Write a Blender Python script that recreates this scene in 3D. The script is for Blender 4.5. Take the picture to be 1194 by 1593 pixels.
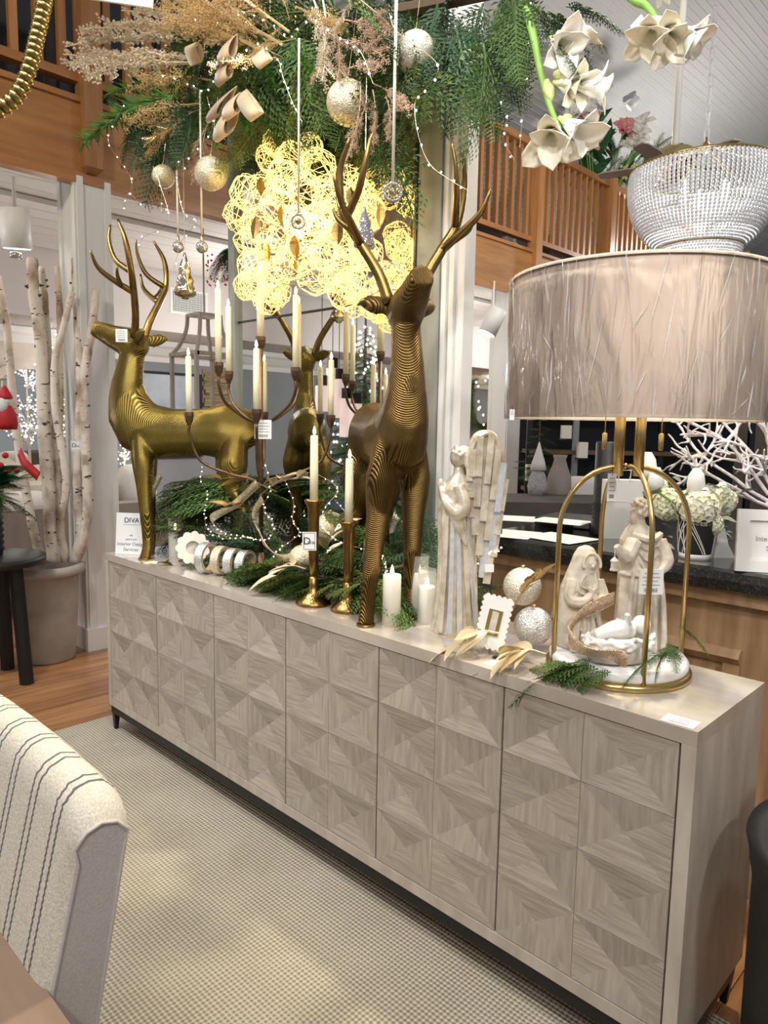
import bpy, math, random
from mathutils import Vector, Matrix, noise
rnd = random.Random(7)
PI = math.pi
scene = bpy.context.scene
COL = scene.collection
for o in list(bpy.data.objects): bpy.data.objects.remove(o, do_unlink=True)

# ------------------------------------------------------------------ camera
F_PX, YAW, PITCH, ROLL = 1117.73, -.7734, -.1188, .0178
CAM = Vector((2.9037, -1.3076, 1.3258))
FW = Vector((math.sin(YAW)*math.cos(PITCH), math.cos(YAW)*math.cos(PITCH), math.sin(PITCH)))
_r = Vector((math.cos(YAW), -math.sin(YAW), 0)); _u = _r.cross(FW)
RT = _r*math.cos(ROLL)+_u*math.sin(ROLL); UP = _u*math.cos(ROLL)-_r*math.sin(ROLL)
cd = bpy.data.cameras.new('camera'); cam = bpy.data.objects.new('camera', cd); COL.objects.link(cam)
M3 = Matrix((RT, UP, -FW)).transposed()
cam.matrix_world = Matrix.Translation(CAM) @ M3.to_4x4()
cd.sensor_fit = 'VERTICAL'; cd.sensor_height = 36; cd.sensor_width = 27; cd.lens = 36*F_PX/1593
cd.clip_start = .05; cd.clip_end = 100
scene.camera = cam

# ------------------------------------------------------------------ world, lights, exposure
w = bpy.data.worlds.new('shop_ambience'); scene.world = w; w.use_nodes = True
w.node_tree.nodes['Background'].inputs[0].default_value = (.93, .94, 1, 1)
w.node_tree.nodes['Background'].inputs[1].default_value = .30
vs = scene.view_settings
vs.view_transform = 'Standard'; vs.look = 'None'; vs.gamma = 1; vs.use_curve_mapping = False
vs.exposure = -.05
def lamp(kind, loc, target, power, col=(1, .93, .82), size=.12, angle=80, blend=.6):
    d = bpy.data.lights.new('unseen_light', kind); o = bpy.data.objects.new('unseen_light', d); COL.objects.link(o)  # lights without fixtures; several are added fills
    d.energy = power; d.color = col; o.location = loc
    if kind == 'SPOT': d.spot_size = math.radians(angle); d.spot_blend = blend; d.shadow_soft_size = size
    else: d.shadow_soft_size = size
    o.rotation_euler = (Vector(target)-Vector(loc)).to_track_quat('-Z', 'Y').to_euler()
    return o
WARM = (1, .86, .64); NEUT = (1, .96, .9); COOL = (.86, .92, 1)
lamp('SPOT', (1.7, -.75, 4.3), (1.4, .0, .5), 170, NEUT, .10, 62)
lamp('SPOT', (3.3, -2.6, 3.3), (2.1, .2, 1.3), 150, NEUT, .10, 60)  # added fill from the camera side to brighten the lamp shade
lamp('SPOT', (4.4, -1.2, 3.0), (2.2, .2, 1.4), 110, NEUT, .10, 50)  # added fill from the right for the shade's dim side
lamp('SPOT', (3.1, -1.6, 3.3), (1.8, .3, 2.25), 120, NEUT, .10, 60)  # added fill to brighten the white amaryllis petals
lamp('SPOT', (.7, -1.4, 3.6), (.6, .2, 1.0), 120, NEUT, .10, 70)
lamp('SPOT', (3.4, -.6, 3.8), (2.2, .2, 1.0), 100, NEUT, .10, 60)
lamp('SPOT', (2.1, 1.15, 4.3), (1.5, -1.1, 0), 420, WARM, .10, 75)
lamp('SPOT', (.6, -1.6, 4.0), (.7, -1.5, 0), 110, NEUT, .12, 70)
lamp('SPOT', (-.3, -1.3, 3.0), (-.2, .2, .8), 85, COOL, .12, 75)
lamp('SPOT', (.3, -1.6, 3.4), (-1.15, 1.0, 3.2), 85, WARM, .12, 100)
lamp('SPOT', (.6, 3.0, 4.3), (-1.15, 5.0, 3.4), 70, WARM, .12, 100)
lamp('SPOT', (1.3, -1.2, 3.2), (1.2, .3, 2.3), 70, NEUT, .10, 80)
for p, e in (((-2.2, -.9, 1.9), 26), ((-2.0, 2.2, 1.9), 40), ((-2.2, 4.6, 1.9), 36), ((-2.2, -3.2, 1.9), 26), ((.2, 4.2, 3.2), 40), ((2.2, 3.2, 3.4), 55), ((-.5, 8, 3.6), 120), ((-2.2, 6.5, 2.4), 30), ((0, -4, 3.2), 50)):  # unseen point fills, no fixtures, added to lift side room and background
    lamp('POINT', p, (p[0], p[1], 0), e, NEUT, .12)

# ------------------------------------------------------------------ helpers
def ray(x, y): return FW + RT*((x-597)/F_PX) - UP*((y-796.5)/F_PX)
def at(px, py, **k):
    d = ray(px, py)
    if 'd' in k: return CAM + d*k['d']
    ax = 'xyz'.index(next(iter(k))); v = list(k.values())[0]
    return CAM + d*((v-CAM[ax])/d[ax])
def V(*a): return Vector(a)

class MB:
    def __init__(s): s.v = []; s.f = []; s.uv = {}
    def add(s, vs, fs):
        n = len(s.v); s.v += [tuple(v) for v in vs]; s.f += [tuple(i+n for i in f) for f in fs]; return s
    def box(s, x0, x1, y0, y1, z0, z1):
        return s.add([(x, y, z) for z in (z0, z1) for y in (y0, y1) for x in (x0, x1)],
                     [(0, 2, 3, 1), (4, 5, 7, 6), (0, 1, 5, 4), (2, 6, 7, 3), (0, 4, 6, 2), (1, 3, 7, 5)])
    def obox(s, c, ax, ay, az):
        c, ax, ay, az = map(Vector, (c, ax, ay, az))
        return s.add([c+ax*i+ay*j+az*k for k in (-1, 1) for j in (-1, 1) for i in (-1, 1)],
                     [(0, 2, 3, 1), (4, 5, 7, 6), (0, 1, 5, 4), (2, 6, 7, 3), (0, 4, 6, 2), (1, 3, 7, 5)])
    def rings(s, rings, cap=True, closed=False):
        n = len(rings[0]); b = len(s.v)
        for r in rings: s.v += [tuple(p) for p in r]
        m = len(rings)
        for i in range(m if closed else m-1):
            for j in range(n):
                a = b+i*n+j; a2 = b+i*n+(j+1) % n; c = b+((i+1) % m)*n+j; c2 = b+((i+1) % m)*n+(j+1) % n
                s.f.append((a, a2, c2, c))
        if cap and not closed:
            s.f.append(tuple(b+j for j in reversed(range(n)))); s.f.append(tuple(b+(m-1)*n+j for j in range(n)))
        return s
    def lathe(s, prof, c=(0, 0, 0), n=24, cap=True, sx=1, sy=1, wob=None):
        R = []
        for k, (r, z) in enumerate(prof):
            R.append([(c[0]+sx*(r+(wob(2*PI*j/n, z) if wob else 0))*math.cos(2*PI*j/n), c[1]+sy*(r+(wob(2*PI*j/n, z) if wob else 0))*math.sin(2*PI*j/n), c[2]+z) for j in range(n)])
        return s.rings(R, cap)
    def tube(s, pts, rad, n=8, cap=True, closed=False, flat=1):
        pts = [Vector(p) for p in pts]; m = len(pts)
        if not hasattr(rad, '__len__'): rad = [rad]*m
        R = []; up = None
        for i, p in enumerate(pts):
            if closed: t = pts[(i+1) % m]-pts[i-1]
            else: t = pts[min(i+1, m-1)]-pts[max(i-1, 0)]
            if t.length < 1e-9: t = V(0, 0, 1)
            t.normalize()
            if up is None: up = V(0, 0, 1) if abs(t.z) < .9 else V(1, 0, 0)
            up = up-t*up.dot(t)
            if up.length < 1e-6: up = t.orthogonal()
            up.normalize(); sd = t.cross(up)
            R.append([p+(up*math.cos(2*PI*j/n)+sd*math.sin(2*PI*j/n)*flat)*rad[i] for j in range(n)])
        return s.rings(R, cap, closed)
    def ball(s, c, r, n=12, m=8, sc=(1, 1, 1)):
        c = Vector(c); R = []
        for i in range(1, m):
            a = PI*i/m
            R.append([(c.x+r*sc[0]*math.sin(a)*math.cos(2*PI*j/n), c.y+r*sc[1]*math.sin(a)*math.sin(2*PI*j/n), c.z-r*sc[2]*math.cos(a)) for j in range(n)])
        b = len(s.v); s.rings(R, False)
        t0 = len(s.v); s.v += [(c.x, c.y, c.z-r*sc[2]), (c.x, c.y, c.z+r*sc[2])]
        for j in range(n):
            s.f.append((t0, b+(j+1) % n, b+j)); s.f.append((t0+1, b+(m-2)*n+j, b+(m-2)*n+(j+1) % n))
        return s
    def octa(s, c, r):
        c = Vector(c)
        return s.add([c+V(r, 0, 0), c+V(0, r, 0), c-V(r, 0, 0), c-V(0, r, 0), c+V(0, 0, r), c-V(0, 0, r)],
                     [(0, 1, 4), (1, 2, 4), (2, 3, 4), (3, 0, 4), (1, 0, 5), (2, 1, 5), (3, 2, 5), (0, 3, 5)])
    def strip(s, pts, side, th=.0015):
        """ribbon: pts path, side = half width vectors (one or list); given real thickness"""
        pts = [Vector(p) for p in pts]; m = len(pts)
        R = []
        for i, p in enumerate(pts):
            sd = Vector(side[i] if isinstance(side, list) else side)
            t = pts[min(i+1, m-1)]-pts[max(i-1, 0)]; nn = t.cross(sd)
            nn = nn.normalized()*th if nn.length > 1e-9 else V(0, 0, th)
            R.append([p-sd-nn, p+sd-nn, p+sd+nn, p-sd+nn])
        return s.rings(R)
    def prism(s, poly, ax, ay, o, n):
        """extrude 2-D polygon (list of (a,b)) placed at o with axes ax, ay along n"""
        o, ax, ay, n = map(Vector, (o, ax, ay, n)); k = len(poly)
        vs = [o+ax*a+ay*b for a, b in poly]+[o+ax*a+ay*b+n for a, b in poly]
        return s.add(vs, [tuple(reversed(range(k))), tuple(range(k, 2*k))]+[(i, (i+1) % k, (i+1) % k+k, i+k) for i in range(k)])
    def mesh(s, name, off=(0, 0, 0), smooth=False):
        me = bpy.data.meshes.new(name); o = Vector(off)
        me.from_pydata([tuple(Vector(v)-o) for v in s.v], [], s.f); me.validate(); me.update()
        if smooth:
            for p in me.polygons: p.use_smooth = True
        return me
    def build(s, name, mt, parent=None, smooth=False, local=False, **tags):
        off = Vector((0, 0, 0))
        q = parent
        while q is not None and not local: off += q.location; q = q.parent
        me = s.mesh(name, off, smooth)
        return link(name, me, mt, parent, **tags)
def link(name, me, mt, parent=None, loc=None, **tags):
    o = bpy.data.objects.new(name, me); COL.objects.link(o)
    if mt is not None and len(me.materials) == 0: me.materials.append(M(mt))
    if parent is not None: o.parent = parent
    if loc is not None: o.location = loc
    for k, v in tags.items(): o[k] = v
    return o
def thing(name, label, category, loc=(0, 0, 0), group=None, rz=0):
    o = bpy.data.objects.new(name, None); COL.objects.link(o); o.empty_display_size = .05
    o.location = loc; o.rotation_euler = (0, 0, rz); o['label'] = label; o['category'] = category
    if group: o['group'] = group
    return o
def copy_tree(o, parent=None):
    c = o.copy(); COL.objects.link(c); c.parent = parent
    for ch in list(o.children): copy_tree(ch, c)
    return c
def T(label, category, group=None):
    d = dict(label=label, category=category)
    if group: d['group'] = group
    return d
def sculpt(o, voxel, smooth=2, fac=.5):
    m = o.modifiers.new('remesh', 'REMESH'); m.mode = 'VOXEL'; m.voxel_size = voxel; m.use_smooth_shade = True
    if smooth:
        m = o.modifiers.new('smooth', 'SMOOTH'); m.factor = fac; m.iterations = smooth
    return o
def bez(pts, n=8):
    """Catmull-Rom through points"""
    P = [Vector(p) for p in pts]; P = [P[0]*2-P[1]]+P+[P[-1]*2-P[-2]]; out = []
    for i in range(1, len(P)-2):
        for k in range(n):
            t = k/n
            out.append(.5*((2*P[i])+(P[i+1]-P[i-1])*t+(2*P[i-1]-5*P[i]+4*P[i+1]-P[i+2])*t*t+(3*P[i]-P[i-1]-3*P[i+1]+P[i+2])*t**3))
    out.append(P[-2]); return out
def lerp(a, b, t): return a+(b-a)*t
def rads(rs, n):
    out = []
    for i in range(n):
        t = i/(n-1)*(len(rs)-1); k = min(int(t), len(rs)-2); out.append(lerp(rs[k], rs[k+1], t-k))
    return out
def text(name, body, size, mt, parent, o, ax, ay, th=.0006, align='CENTER'):
    """raised lettering as mesh: o origin (world), ax reading direction, ay up direction"""
    cu = bpy.data.curves.new(name, 'FONT'); cu.body = body; cu.size = size; cu.align_x = align; cu.align_y = 'CENTER'; cu.extrude = th
    tmp = bpy.data.objects.new(name, cu); COL.objects.link(tmp)
    dg = bpy.context.evaluated_depsgraph_get(); me = bpy.data.meshes.new_from_object(tmp.evaluated_get(dg))
    bpy.data.objects.remove(tmp, do_unlink=True)
    ax = Vector(ax).normalized(); ay = Vector(ay).normalized(); n = ax.cross(ay)
    off = Vector(o); q = parent
    while q is not None: off -= q.location; q = q.parent
    me.transform(Matrix.Translation(off) @ Matrix((ax, ay, n)).transposed().to_4x4())
    me.materials.clear()
    return link(name, me, mt, parent)

# ------------------------------------------------------------------ materials
_m = {}
def M(n): return n if not isinstance(n, str) else _m[n]
def mat(name, col, rough=.5, metal=0, var=None, bump=None, emit=0, trans=0, spec=.5, stretch=(1, 1, 1), coord='Object', alpha=1, ior=1.45, coat=0, sub=0, sheen=0, rand=0, kind='noise', ecol=None, vfac=.5, detail=6):
    m = bpy.data.materials.new(name); m.use_nodes = True; nt = m.node_tree; b = nt.nodes['Principled BSDF']
    c4 = tuple(col)+(1,)
    b.inputs['Base Color'].default_value = c4; b.inputs['Roughness'].default_value = rough; b.inputs['Metallic'].default_value = metal
    b.inputs['IOR'].default_value = ior; b.inputs['Transmission Weight'].default_value = trans; b.inputs['Specular IOR Level'].default_value = spec
    b.inputs['Coat Weight'].default_value = coat; b.inputs['Alpha'].default_value = alpha; b.inputs['Coat Roughness'].default_value = .15
    if sub: b.inputs['Subsurface Weight'].default_value = sub; b.inputs['Subsurface Radius'].default_value = (.02, .012, .006)
    if sheen: b.inputs['Sheen Weight'].default_value = sheen
    if emit:
        b.inputs['Emission Color'].default_value = tuple(ecol or col)+(1,); b.inputs['Emission Strength'].default_value = emit
    if var or bump or rand:
        tc = nt.nodes.new('ShaderNodeTexCoord'); mp = nt.nodes.new('ShaderNodeMapping'); mp.inputs['Scale'].default_value = stretch
        nt.links.new(tc.outputs[coord], mp.inputs[0]); src = mp.outputs[0]
        if rand:
            oi = nt.nodes.new('ShaderNodeObjectInfo'); ad = nt.nodes.new('ShaderNodeVectorMath'); ad.operation = 'MULTIPLY_ADD'
            cv = nt.nodes.new('ShaderNodeCombineXYZ')
            for k in range(3): nt.links.new(oi.outputs['Random'], cv.inputs[k])
            ad.inputs[1].default_value = (37, 53, 71); nt.links.new(cv.outputs[0], ad.inputs[0]); nt.links.new(src, ad.inputs[2]); src = ad.outputs[0]
    def tex(scale, dist=0):
        if kind == 'wave':
            t = nt.nodes.new('ShaderNodeTexWave'); t.inputs['Scale'].default_value = scale; t.inputs['Distortion'].default_value = 7 if not dist else dist; t.inputs['Detail'].default_value = 3; t.inputs['Detail Scale'].default_value = 1.2
            nt.links.new(src, t.inputs[0]); return t.outputs[1]
        if kind == 'voronoi':
            t = nt.nodes.new('ShaderNodeTexVoronoi'); t.inputs['Scale'].default_value = scale; nt.links.new(src, t.inputs['Vector']); return t.outputs['Distance']
        t = nt.nodes.new('ShaderNodeTexNoise'); t.inputs['Scale'].default_value = scale; t.inputs['Detail'].default_value = detail; nt.links.new(src, t.inputs['Vector']); return t.outputs[0]
    if var:
        sc, col2 = var[0], var[1]
        t = tex(sc); cr = nt.nodes.new('ShaderNodeValToRGB'); cr.color_ramp.elements[0].position = vfac-.2; cr.color_ramp.elements[1].position = vfac+.2
        cr.color_ramp.elements[0].color = c4; cr.color_ramp.elements[1].color = tuple(col2)+(1,)
        nt.links.new(t, cr.inputs[0]); out = cr.outputs[0]
        if rand:
            hs = nt.nodes.new('ShaderNodeHueSaturation'); mr = nt.nodes.new('ShaderNodeMapRange'); mr.inputs[3].default_value = 1-rand; mr.inputs[4].default_value = 1+rand
            nt.links.new(oi.outputs['Random'], mr.inputs[0]); nt.links.new(mr.outputs[0], hs.inputs['Value']); nt.links.new(out, hs.inputs['Color']); out = hs.outputs[0]
        nt.links.new(out, b.inputs['Base Color'])
    if bump:
        t = tex(bump[0]); bp = nt.nodes.new('ShaderNodeBump'); bp.inputs['Strength'].default_value = bump[1]; bp.inputs['Distance'].default_value = bump[2] if len(bump) > 2 else .01
        nt.links.new(t, bp.inputs['Height']); nt.links.new(bp.outputs[0], b.inputs['Normal'])
    _m[name] = m; return m
WOODC = (.33, .28, .23); WOODD = (.47, .41, .345)
mat('facet_vertical_grain', WOODC, .55, var=(1, WOODD), bump=(1.6, .35, .004), stretch=(85, 8, 9), rand=.10)
mat('facet_horizontal_grain', WOODC, .55, var=(1, WOODD), bump=(1.6, .35, .004), stretch=(9, 8, 90), rand=.10)
mat('carcass_wood', (.42, .36, .30), .45, var=(1, (.56, .50, .43)), bump=(2, .2, .003), stretch=(22, 22, 5), coat=.15)
mat('top_wood', (.40, .34, .28), .18, var=(1, (.58, .52, .45)), stretch=(3, 14, 5), coat=1)
mat('black_metal', (.018, .018, .02), .4, .3)
mat('oak', (.33, .14, .045), .38, var=(1, (.47, .22, .075)), stretch=(14, 1.6, 16), coat=.25, bump=(2, .12, .003), rand=.1)
mat('oak_fascia', (.33, .14, .042), .38, var=(1.2, (.50, .24, .08)), stretch=(6, 1.6, 13), coat=.25, detail=9)
mat('oak_upright', (.34, .15, .05), .38, var=(1, (.48, .23, .085)), stretch=(22, 22, 2), coat=.25, rand=.12)
mat('floor_wood', (.25, .11, .042), .33, var=(1, (.46, .23, .10)), stretch=(26, 2.2, 5), coat=.3, rand=.22, bump=(1.5, .1, .003))
mat('white_paint', (.80, .81, .80), .4)
mat('white_board', (.74, .72, .70), .5, rand=.03, var=(3, (.78, .77, .75)))
mat('ceiling_beadboard', (.66, .68, .69), .55, var=(9, (.72, .74, .75)), stretch=(1, .02, 1), kind='noise')
mat('wall_grey', (.29, .31, .34), .8, var=(3, (.33, .35, .38)))
mat('wall_pink', (.63, .585, .575), .8, var=(2, (.67, .63, .62)))
mat('wall_dark', (.07, .062, .055), .8, var=(3, (.11, .095, .085)))
mat('mirror', (.83, .84, .82), .015, 1)
mat('mirror_frame', (.20, .215, .19), .6, var=(1, (.31, .325, .29)), stretch=(24, 24, 2), bump=(2, .2, .003))
mat('black', (.012, .012, .013), .45)
mat('granite', (.012, .013, .013), .12, var=(160, (.10, .11, .10)), vfac=.72, coat=.5)
mat('counter_wood', (.28, .165, .08), .5, var=(1, (.44, .29, .16)), stretch=(28, 20, 3))
def weave():
    m = bpy.data.materials.new('sisal_weave'); m.use_nodes = True; nt = m.node_tree; b = nt.nodes['Principled BSDF']
    tc = nt.nodes.new('ShaderNodeTexCoord'); sp = nt.nodes.new('ShaderNodeSeparateXYZ'); nt.links.new(tc.outputs['Object'], sp.inputs[0])
    def mth(op, a, bb=None, c=None):
        n = nt.nodes.new('ShaderNodeMath'); n.operation = op
        for i, q in enumerate((a, bb, c)):
            if q is None: continue
            if hasattr(q, 'links'): nt.links.new(q, n.inputs[i])
            else: n.inputs[i].default_value = q
        return n.outputs[0]
    k = 2*PI/.0165
    nz = nt.nodes.new('ShaderNodeTexNoise'); nz.inputs['Scale'].default_value = 26; nt.links.new(tc.outputs['Object'], nz.inputs['Vector'])
    wob = mth('MULTIPLY', mth('SUBTRACT', nz.outputs[0], .5), 2.2)
    # offset rows: knots staggered every other row
    a = mth('SINE', mth('ADD', mth('MULTIPLY', mth('ADD', sp.outputs[0], sp.outputs[1]), k*.7), wob))
    c = mth('SINE', mth('ADD', mth('MULTIPLY', mth('SUBTRACT', sp.outputs[0], sp.outputs[1]), k*.7), wob))
    h = mth('MULTIPLY_ADD', mth('MULTIPLY', a, c), .5, .5)
    n2 = nt.nodes.new('ShaderNodeTexNoise'); n2.inputs['Scale'].default_value = 4; nt.links.new(tc.outputs['Object'], n2.inputs['Vector'])
    hh = mth('MULTIPLY_ADD', mth('SUBTRACT', n2.outputs[0], .5), .5, h)
    cr = nt.nodes.new('ShaderNodeValToRGB'); cr.color_ramp.elements[0].position = .12; cr.color_ramp.elements[1].position = .75
    cr.color_ramp.elements[0].color = (.24, .20, .14, 1); cr.color_ramp.elements[1].color = (.56, .51, .40, 1)
    nt.links.new(hh, cr.inputs[0]); nt.links.new(cr.outputs[0], b.inputs['Base Color']); b.inputs['Roughness'].default_value = .9
    bp = nt.nodes.new('ShaderNodeBump'); bp.inputs['Strength'].default_value = .8; bp.inputs['Distance'].default_value = .008
    nt.links.new(h, bp.inputs['Height']); nt.links.new(bp.outputs[0], b.inputs['Normal']); _m['sisal'] = m
weave()
ST = dict(kind='structure')
# ------------------------------------------------------------------ floor, boards
fl = MB().box(-4.2, 6, -6, 14, -.1, -.012).build('floor', 'floor_wood', **ST)
pw = .105
pm = {}
for L_ in (9.0, 11.0):
    pm[L_] = MB().box(-pw/2+.0012, pw/2-.0012, 0, L_-.003, -.012, 0).mesh('plank')
x = -4.15; i = 0
while x < 3.6:
    a, b_ = (9.0, 11.0) if i % 2 else (11.0, 9.0)
    link('plank', pm[a], 'floor_wood', fl, (x, -6, 0)); link('plank', pm[b_], 'floor_wood', fl, (x, -6+a, 0))
    x += pw; i += 1
rug = MB().box(-.13, 3.3, -3.4, .30, .0, .012).build('area_rug', 'sisal', **T('beige chunky sisal weave rug on the wood floor under the sideboard', 'rug'))

# lower left side room under the balcony
XB = -1.15
ZB = 2.64
cl = MB().box(-3.0, XB-.02, -6, 14, ZB+.02, ZB+.06).build('ceiling_lower', 'white_board', **ST)
bm_ = MB().box(-.097, .097, -6, 14, 0, .02).mesh('ceiling_board')
for k in range(9): link('ceiling_board', bm_, 'white_board', cl, (-1.27-k*.2, 0, ZB))
MB().box(-3.1, -3.0, -6, 14, 2.12, ZB+.05).build('wall_soffit', 'wall_pink', **ST)
MB().box(-3.8, -3.1, -6, 14, 2.12, 2.16).build('ceiling_soffit', 'wall_pink', **ST)
wl = MB().box(-3.9, -3.8, -6, 14, 0, 2.16).build('wall_left', 'wall_grey', **ST)
cr = MB()
prof = [(0, 0), (.03, 0), (.035, .05), (.06, .07), (.10, .13), (.13, .15), (.14, .20), (0, .20)]
cr.add([(-3.8+a, y, 1.915+b) for y in (-6, 14) for a, b in prof], [tuple(range(8)), tuple(range(15, 7, -1))]+[(i, (i+1) % 8+0, (i+1) % 8+8, i+8) for i in range(8)])
cr.build('trim_1', 'white_paint', **ST)
MB().box(-3.8, -3.775, -6, 14, 0, .14).build('baseboard_left', 'white_paint', **ST)
# air vent on the soffit
c = at(294, 471, x=-3.0)
vt = thing('air_vent', 'white metal air return grille high on the soffit wall behind the deer', 'vent', (-3.0, c.y, c.z))
MB().box(-3.0, -2.992, c.y-.19, c.y+.19, c.z-.11, c.z-.09).box(-3.0, -2.992, c.y-.19, c.y+.19, c.z+.09, c.z+.11).box(-3.0, -2.992, c.y-.19, c.y-.17, c.z-.09, c.z+.09).box(-3.0, -2.992, c.y+.17, c.y+.19, c.z-.09, c.z+.09).build('frame', 'white_paint', vt)
MB().box(-3.0, -2.9985, c.y-.17, c.y+.17, c.z-.09, c.z+.09).build('duct_shade_sheet', 'black', vt)  # black sheet stands in for the shade inside the duct
sl = MB().box(-.003, .003, -.003, .003, -.09, .09).mesh('slat')
for k in range(22): link('slat', sl, 'white_paint', vt, (.005, -.165+k*.0157, 0))
sl = MB().box(-.003, .003, -.17, .17, -.002, .002).mesh('crossbar')
for k in range(9): link('crossbar', sl, 'white_paint', vt, (.003, 0, -.08+k*.02))

# white columns
def column(name, x0, x1, y0, y1, z1, trims=True):
    o = MB().box(x0, x1, y0, y1, 0, z1).build(name, 'white_paint', **ST)
    t = .012; m = .035
    for (a0, a1, b0, b1) in ((x1, x1+t, y0, y0+m), (x1, x1+t, y1-m, y1), (x0, x0+m, y0-t, y0), (x1-m, x1, y0-t, y0)):
        MB().box(a0, a1, b0, b1, 0, z1-.001).build('panel_moulding', 'white_paint', o)
    MB().box(x0-.02, x1+.02, y0-.02, y1+.02, 0, .13).build('plinth', 'white_paint', o)
    return o
column('trim_2', -1.36, -1.14, .41, .60, ZB)
column('trim_3', -1.36, -1.14, 4.50, 4.78, ZB)
column('trim_4', -1.36, -1.14, 8.6, 8.88, ZB)
# fluted column right of the mirror
fc = MB().box(1.385, 1.478, .50, .54, 0, 3.9).build('trim_5', 'white_paint', **ST)
for a, b_ in ((1.385, 1.405), (1.418, 1.436), (1.455, 1.478)):
    MB().box(a, b_, .488, .50, 0, 3.9).build('moulding_strip', 'white_paint', fc)

# balcony
bal = thing('balcony', 'oak balcony with square balusters and grained fascia above the white columns', 'balcony', (XB, 4, ZB))
MB().box(XB-.06, XB, -6, 12.5, ZB, 3.02).build('fascia', 'oak_fascia', bal)
MB().box(XB-.06, XB+.02, -6, 12.5, ZB-.035, ZB+.01).build('fascia_trim', 'oak', bal)
MB().box(XB-.08, XB+.02, -6, 12.5, 3.02, 3.05).build('fascia_trim', 'oak', bal)
MB().box(XB-.075, XB-.005, -6, 12.5, 3.13, 3.175).build('bottom_rail', 'oak', bal)
MB().box(XB-.09, XB+.015, -6, 12.5, 3.98, 4.04).build('top_rail', 'oak', bal)
MB().box(-3.4, XB-.06, -6, 12.5, 2.90, 3.0).build('upper_deck', 'wall_dark', bal)
pst = MB().box(-.05, .055, -.052, .052, 2.69-ZB, 4.08-ZB)
pst.add([(.055, -.052, 2.69-ZB), (.055, .052, 2.69-ZB), (-.05, -.052, 2.69-ZB), (-.05, .052, 2.69-ZB), (.015, -.03, 2.665-ZB), (.015, .03, 2.665-ZB), (-.02, -.03, 2.665-ZB), (-.02, .03, 2.665-ZB)],
        [(0, 4, 5, 1), (1, 5, 7, 3), (3, 7, 6, 2), (2, 6, 4, 0), (4, 6, 7, 5)])
pmesh = pst.mesh('post'); bmesh_ = MB().box(-.02, .02, -.02, .02, 3.17-ZB, 3.985-ZB).mesh('baluster')
ys = [-5.34+1.46*k for k in range(13)]
for y in ys:
    link('post', pmesh, 'oak_upright', bal, (0, y-4, 0))
    for k in range(1, 12): link('baluster', bmesh_, 'oak_upright', bal, (-.04, y-4+k*1.46/12, 0))
# upper level
MB().box(-3.5, -3.4, -6, 14, 2.9, 4.1).build('wall_upper', 'wall_dark', **ST)
ux = MB(); s0 = (-3.6, 4.05); s1 = (3.2, 8.0)
ux.add([(s0[0], -6, s0[1]), (s1[0], -6, s1[1]), (s1[0], 16, s1[1]), (s0[0], 16, s0[1]), (s0[0], -6, s0[1]+.1), (s1[0], -6, s1[1]+.1), (s1[0], 16, s1[1]+.1), (s0[0], 16, s0[1]+.1)],
       [(0, 3, 2, 1), (4, 5, 6, 7), (0, 1, 5, 4), (1, 2, 6, 5), (2, 3, 7, 6), (3, 0, 4, 7)])
uc = ux.build('ceiling_sloped', 'ceiling_beadboard', **ST)
sd = V(s1[0]-s0[0], 0, s1[1]-s0[1]).normalized(); nn = V(sd.z, 0, -sd.x)
# beads of the board ceiling: shared strips
bead = MB().box(-.006, .006, -6, 16, -.006, .0).mesh('ceiling_bead')
rotb = (0, -math.atan2(sd.z, sd.x), 0)
for k in range(110):
    p = V(s0[0], 0, s0[1])+sd*(.05+k*.07)
    o = link('ceiling_bead', bead, 'white_board', uc, p); o.rotation_euler = rotb
for q in (2.2, 4.9):
    p = V(s0[0], 0, s0[1])+sd*q
    o = link('batten', MB().box(-.05, .05, -6, 16, -.02, .0).mesh('batten'), 'white_paint', uc, p); o.rotation_euler = rotb
MB().box(-3.6, 6, 14, 14.1, 0, 8).build('wall_back', 'wall_grey', **ST)
MB().box(-.6, 4.5, 6.4, 6.5, 0, 1.95).build('wall_partition', 'wall_dark', **ST)
# ------------------------------------------------------------------ sideboard
TZ = .7794; BZ = .1215; SL = 2.44; SD = .379; FR = .03
sb = thing('sideboard', 'long grey washed wood sideboard with six doors of recessed diamond facets', 'sideboard', (SL/2, SD/2, 0))
MB().box(0, FR-.002, 0, SD, BZ, TZ-FR).box(SL-FR+.002, SL, 0, SD, BZ, TZ-FR).box(FR-.002, SL-FR+.002, 0, SD, BZ, BZ+FR).box(FR, SL-FR, SD-.015, SD, BZ+FR, TZ-FR).build('carcass', 'carcass_wood', sb)
MB().box(0, SL, 0, SD, TZ-FR, TZ).build('top', 'top_wood', sb)
MB().box(.006, SL-.006, .006, .036, BZ-.035, BZ).box(.006, SL-.006, SD-.06, SD-.03, BZ-.035, BZ).box(.006, .036, .036, SD-.06, BZ-.035, BZ).box(SL-.036, SL-.006, .036, SD-.06, BZ-.035, BZ).build('base_frame', 'black_metal', sb)
for x in (.006, SL-.036):
    for y in (.006, SD-.042):
        m = MB(); m.add([(x, y, BZ), (x+.03, y, BZ), (x+.03, y+.03, BZ), (x, y+.03, BZ), (x+.006, y+.006, .012), (x+.02, y+.006, .012), (x+.02, y+.02, .012), (x+.006, y+.02, .012)], [(3, 2, 1, 0), (4, 5, 6, 7), (0, 1, 5, 4), (1, 2, 6, 5), (2, 3, 7, 6), (3, 0, 4, 7)])
        m.build('leg', 'black_metal', sb)
dw = (SL-2*FR)/6; z0 = BZ+FR+.002; z1 = TZ-FR-.002
tw = (dw-.004)/2; th = (z1-z0)/4; dp = .009; g = .0006
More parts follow.
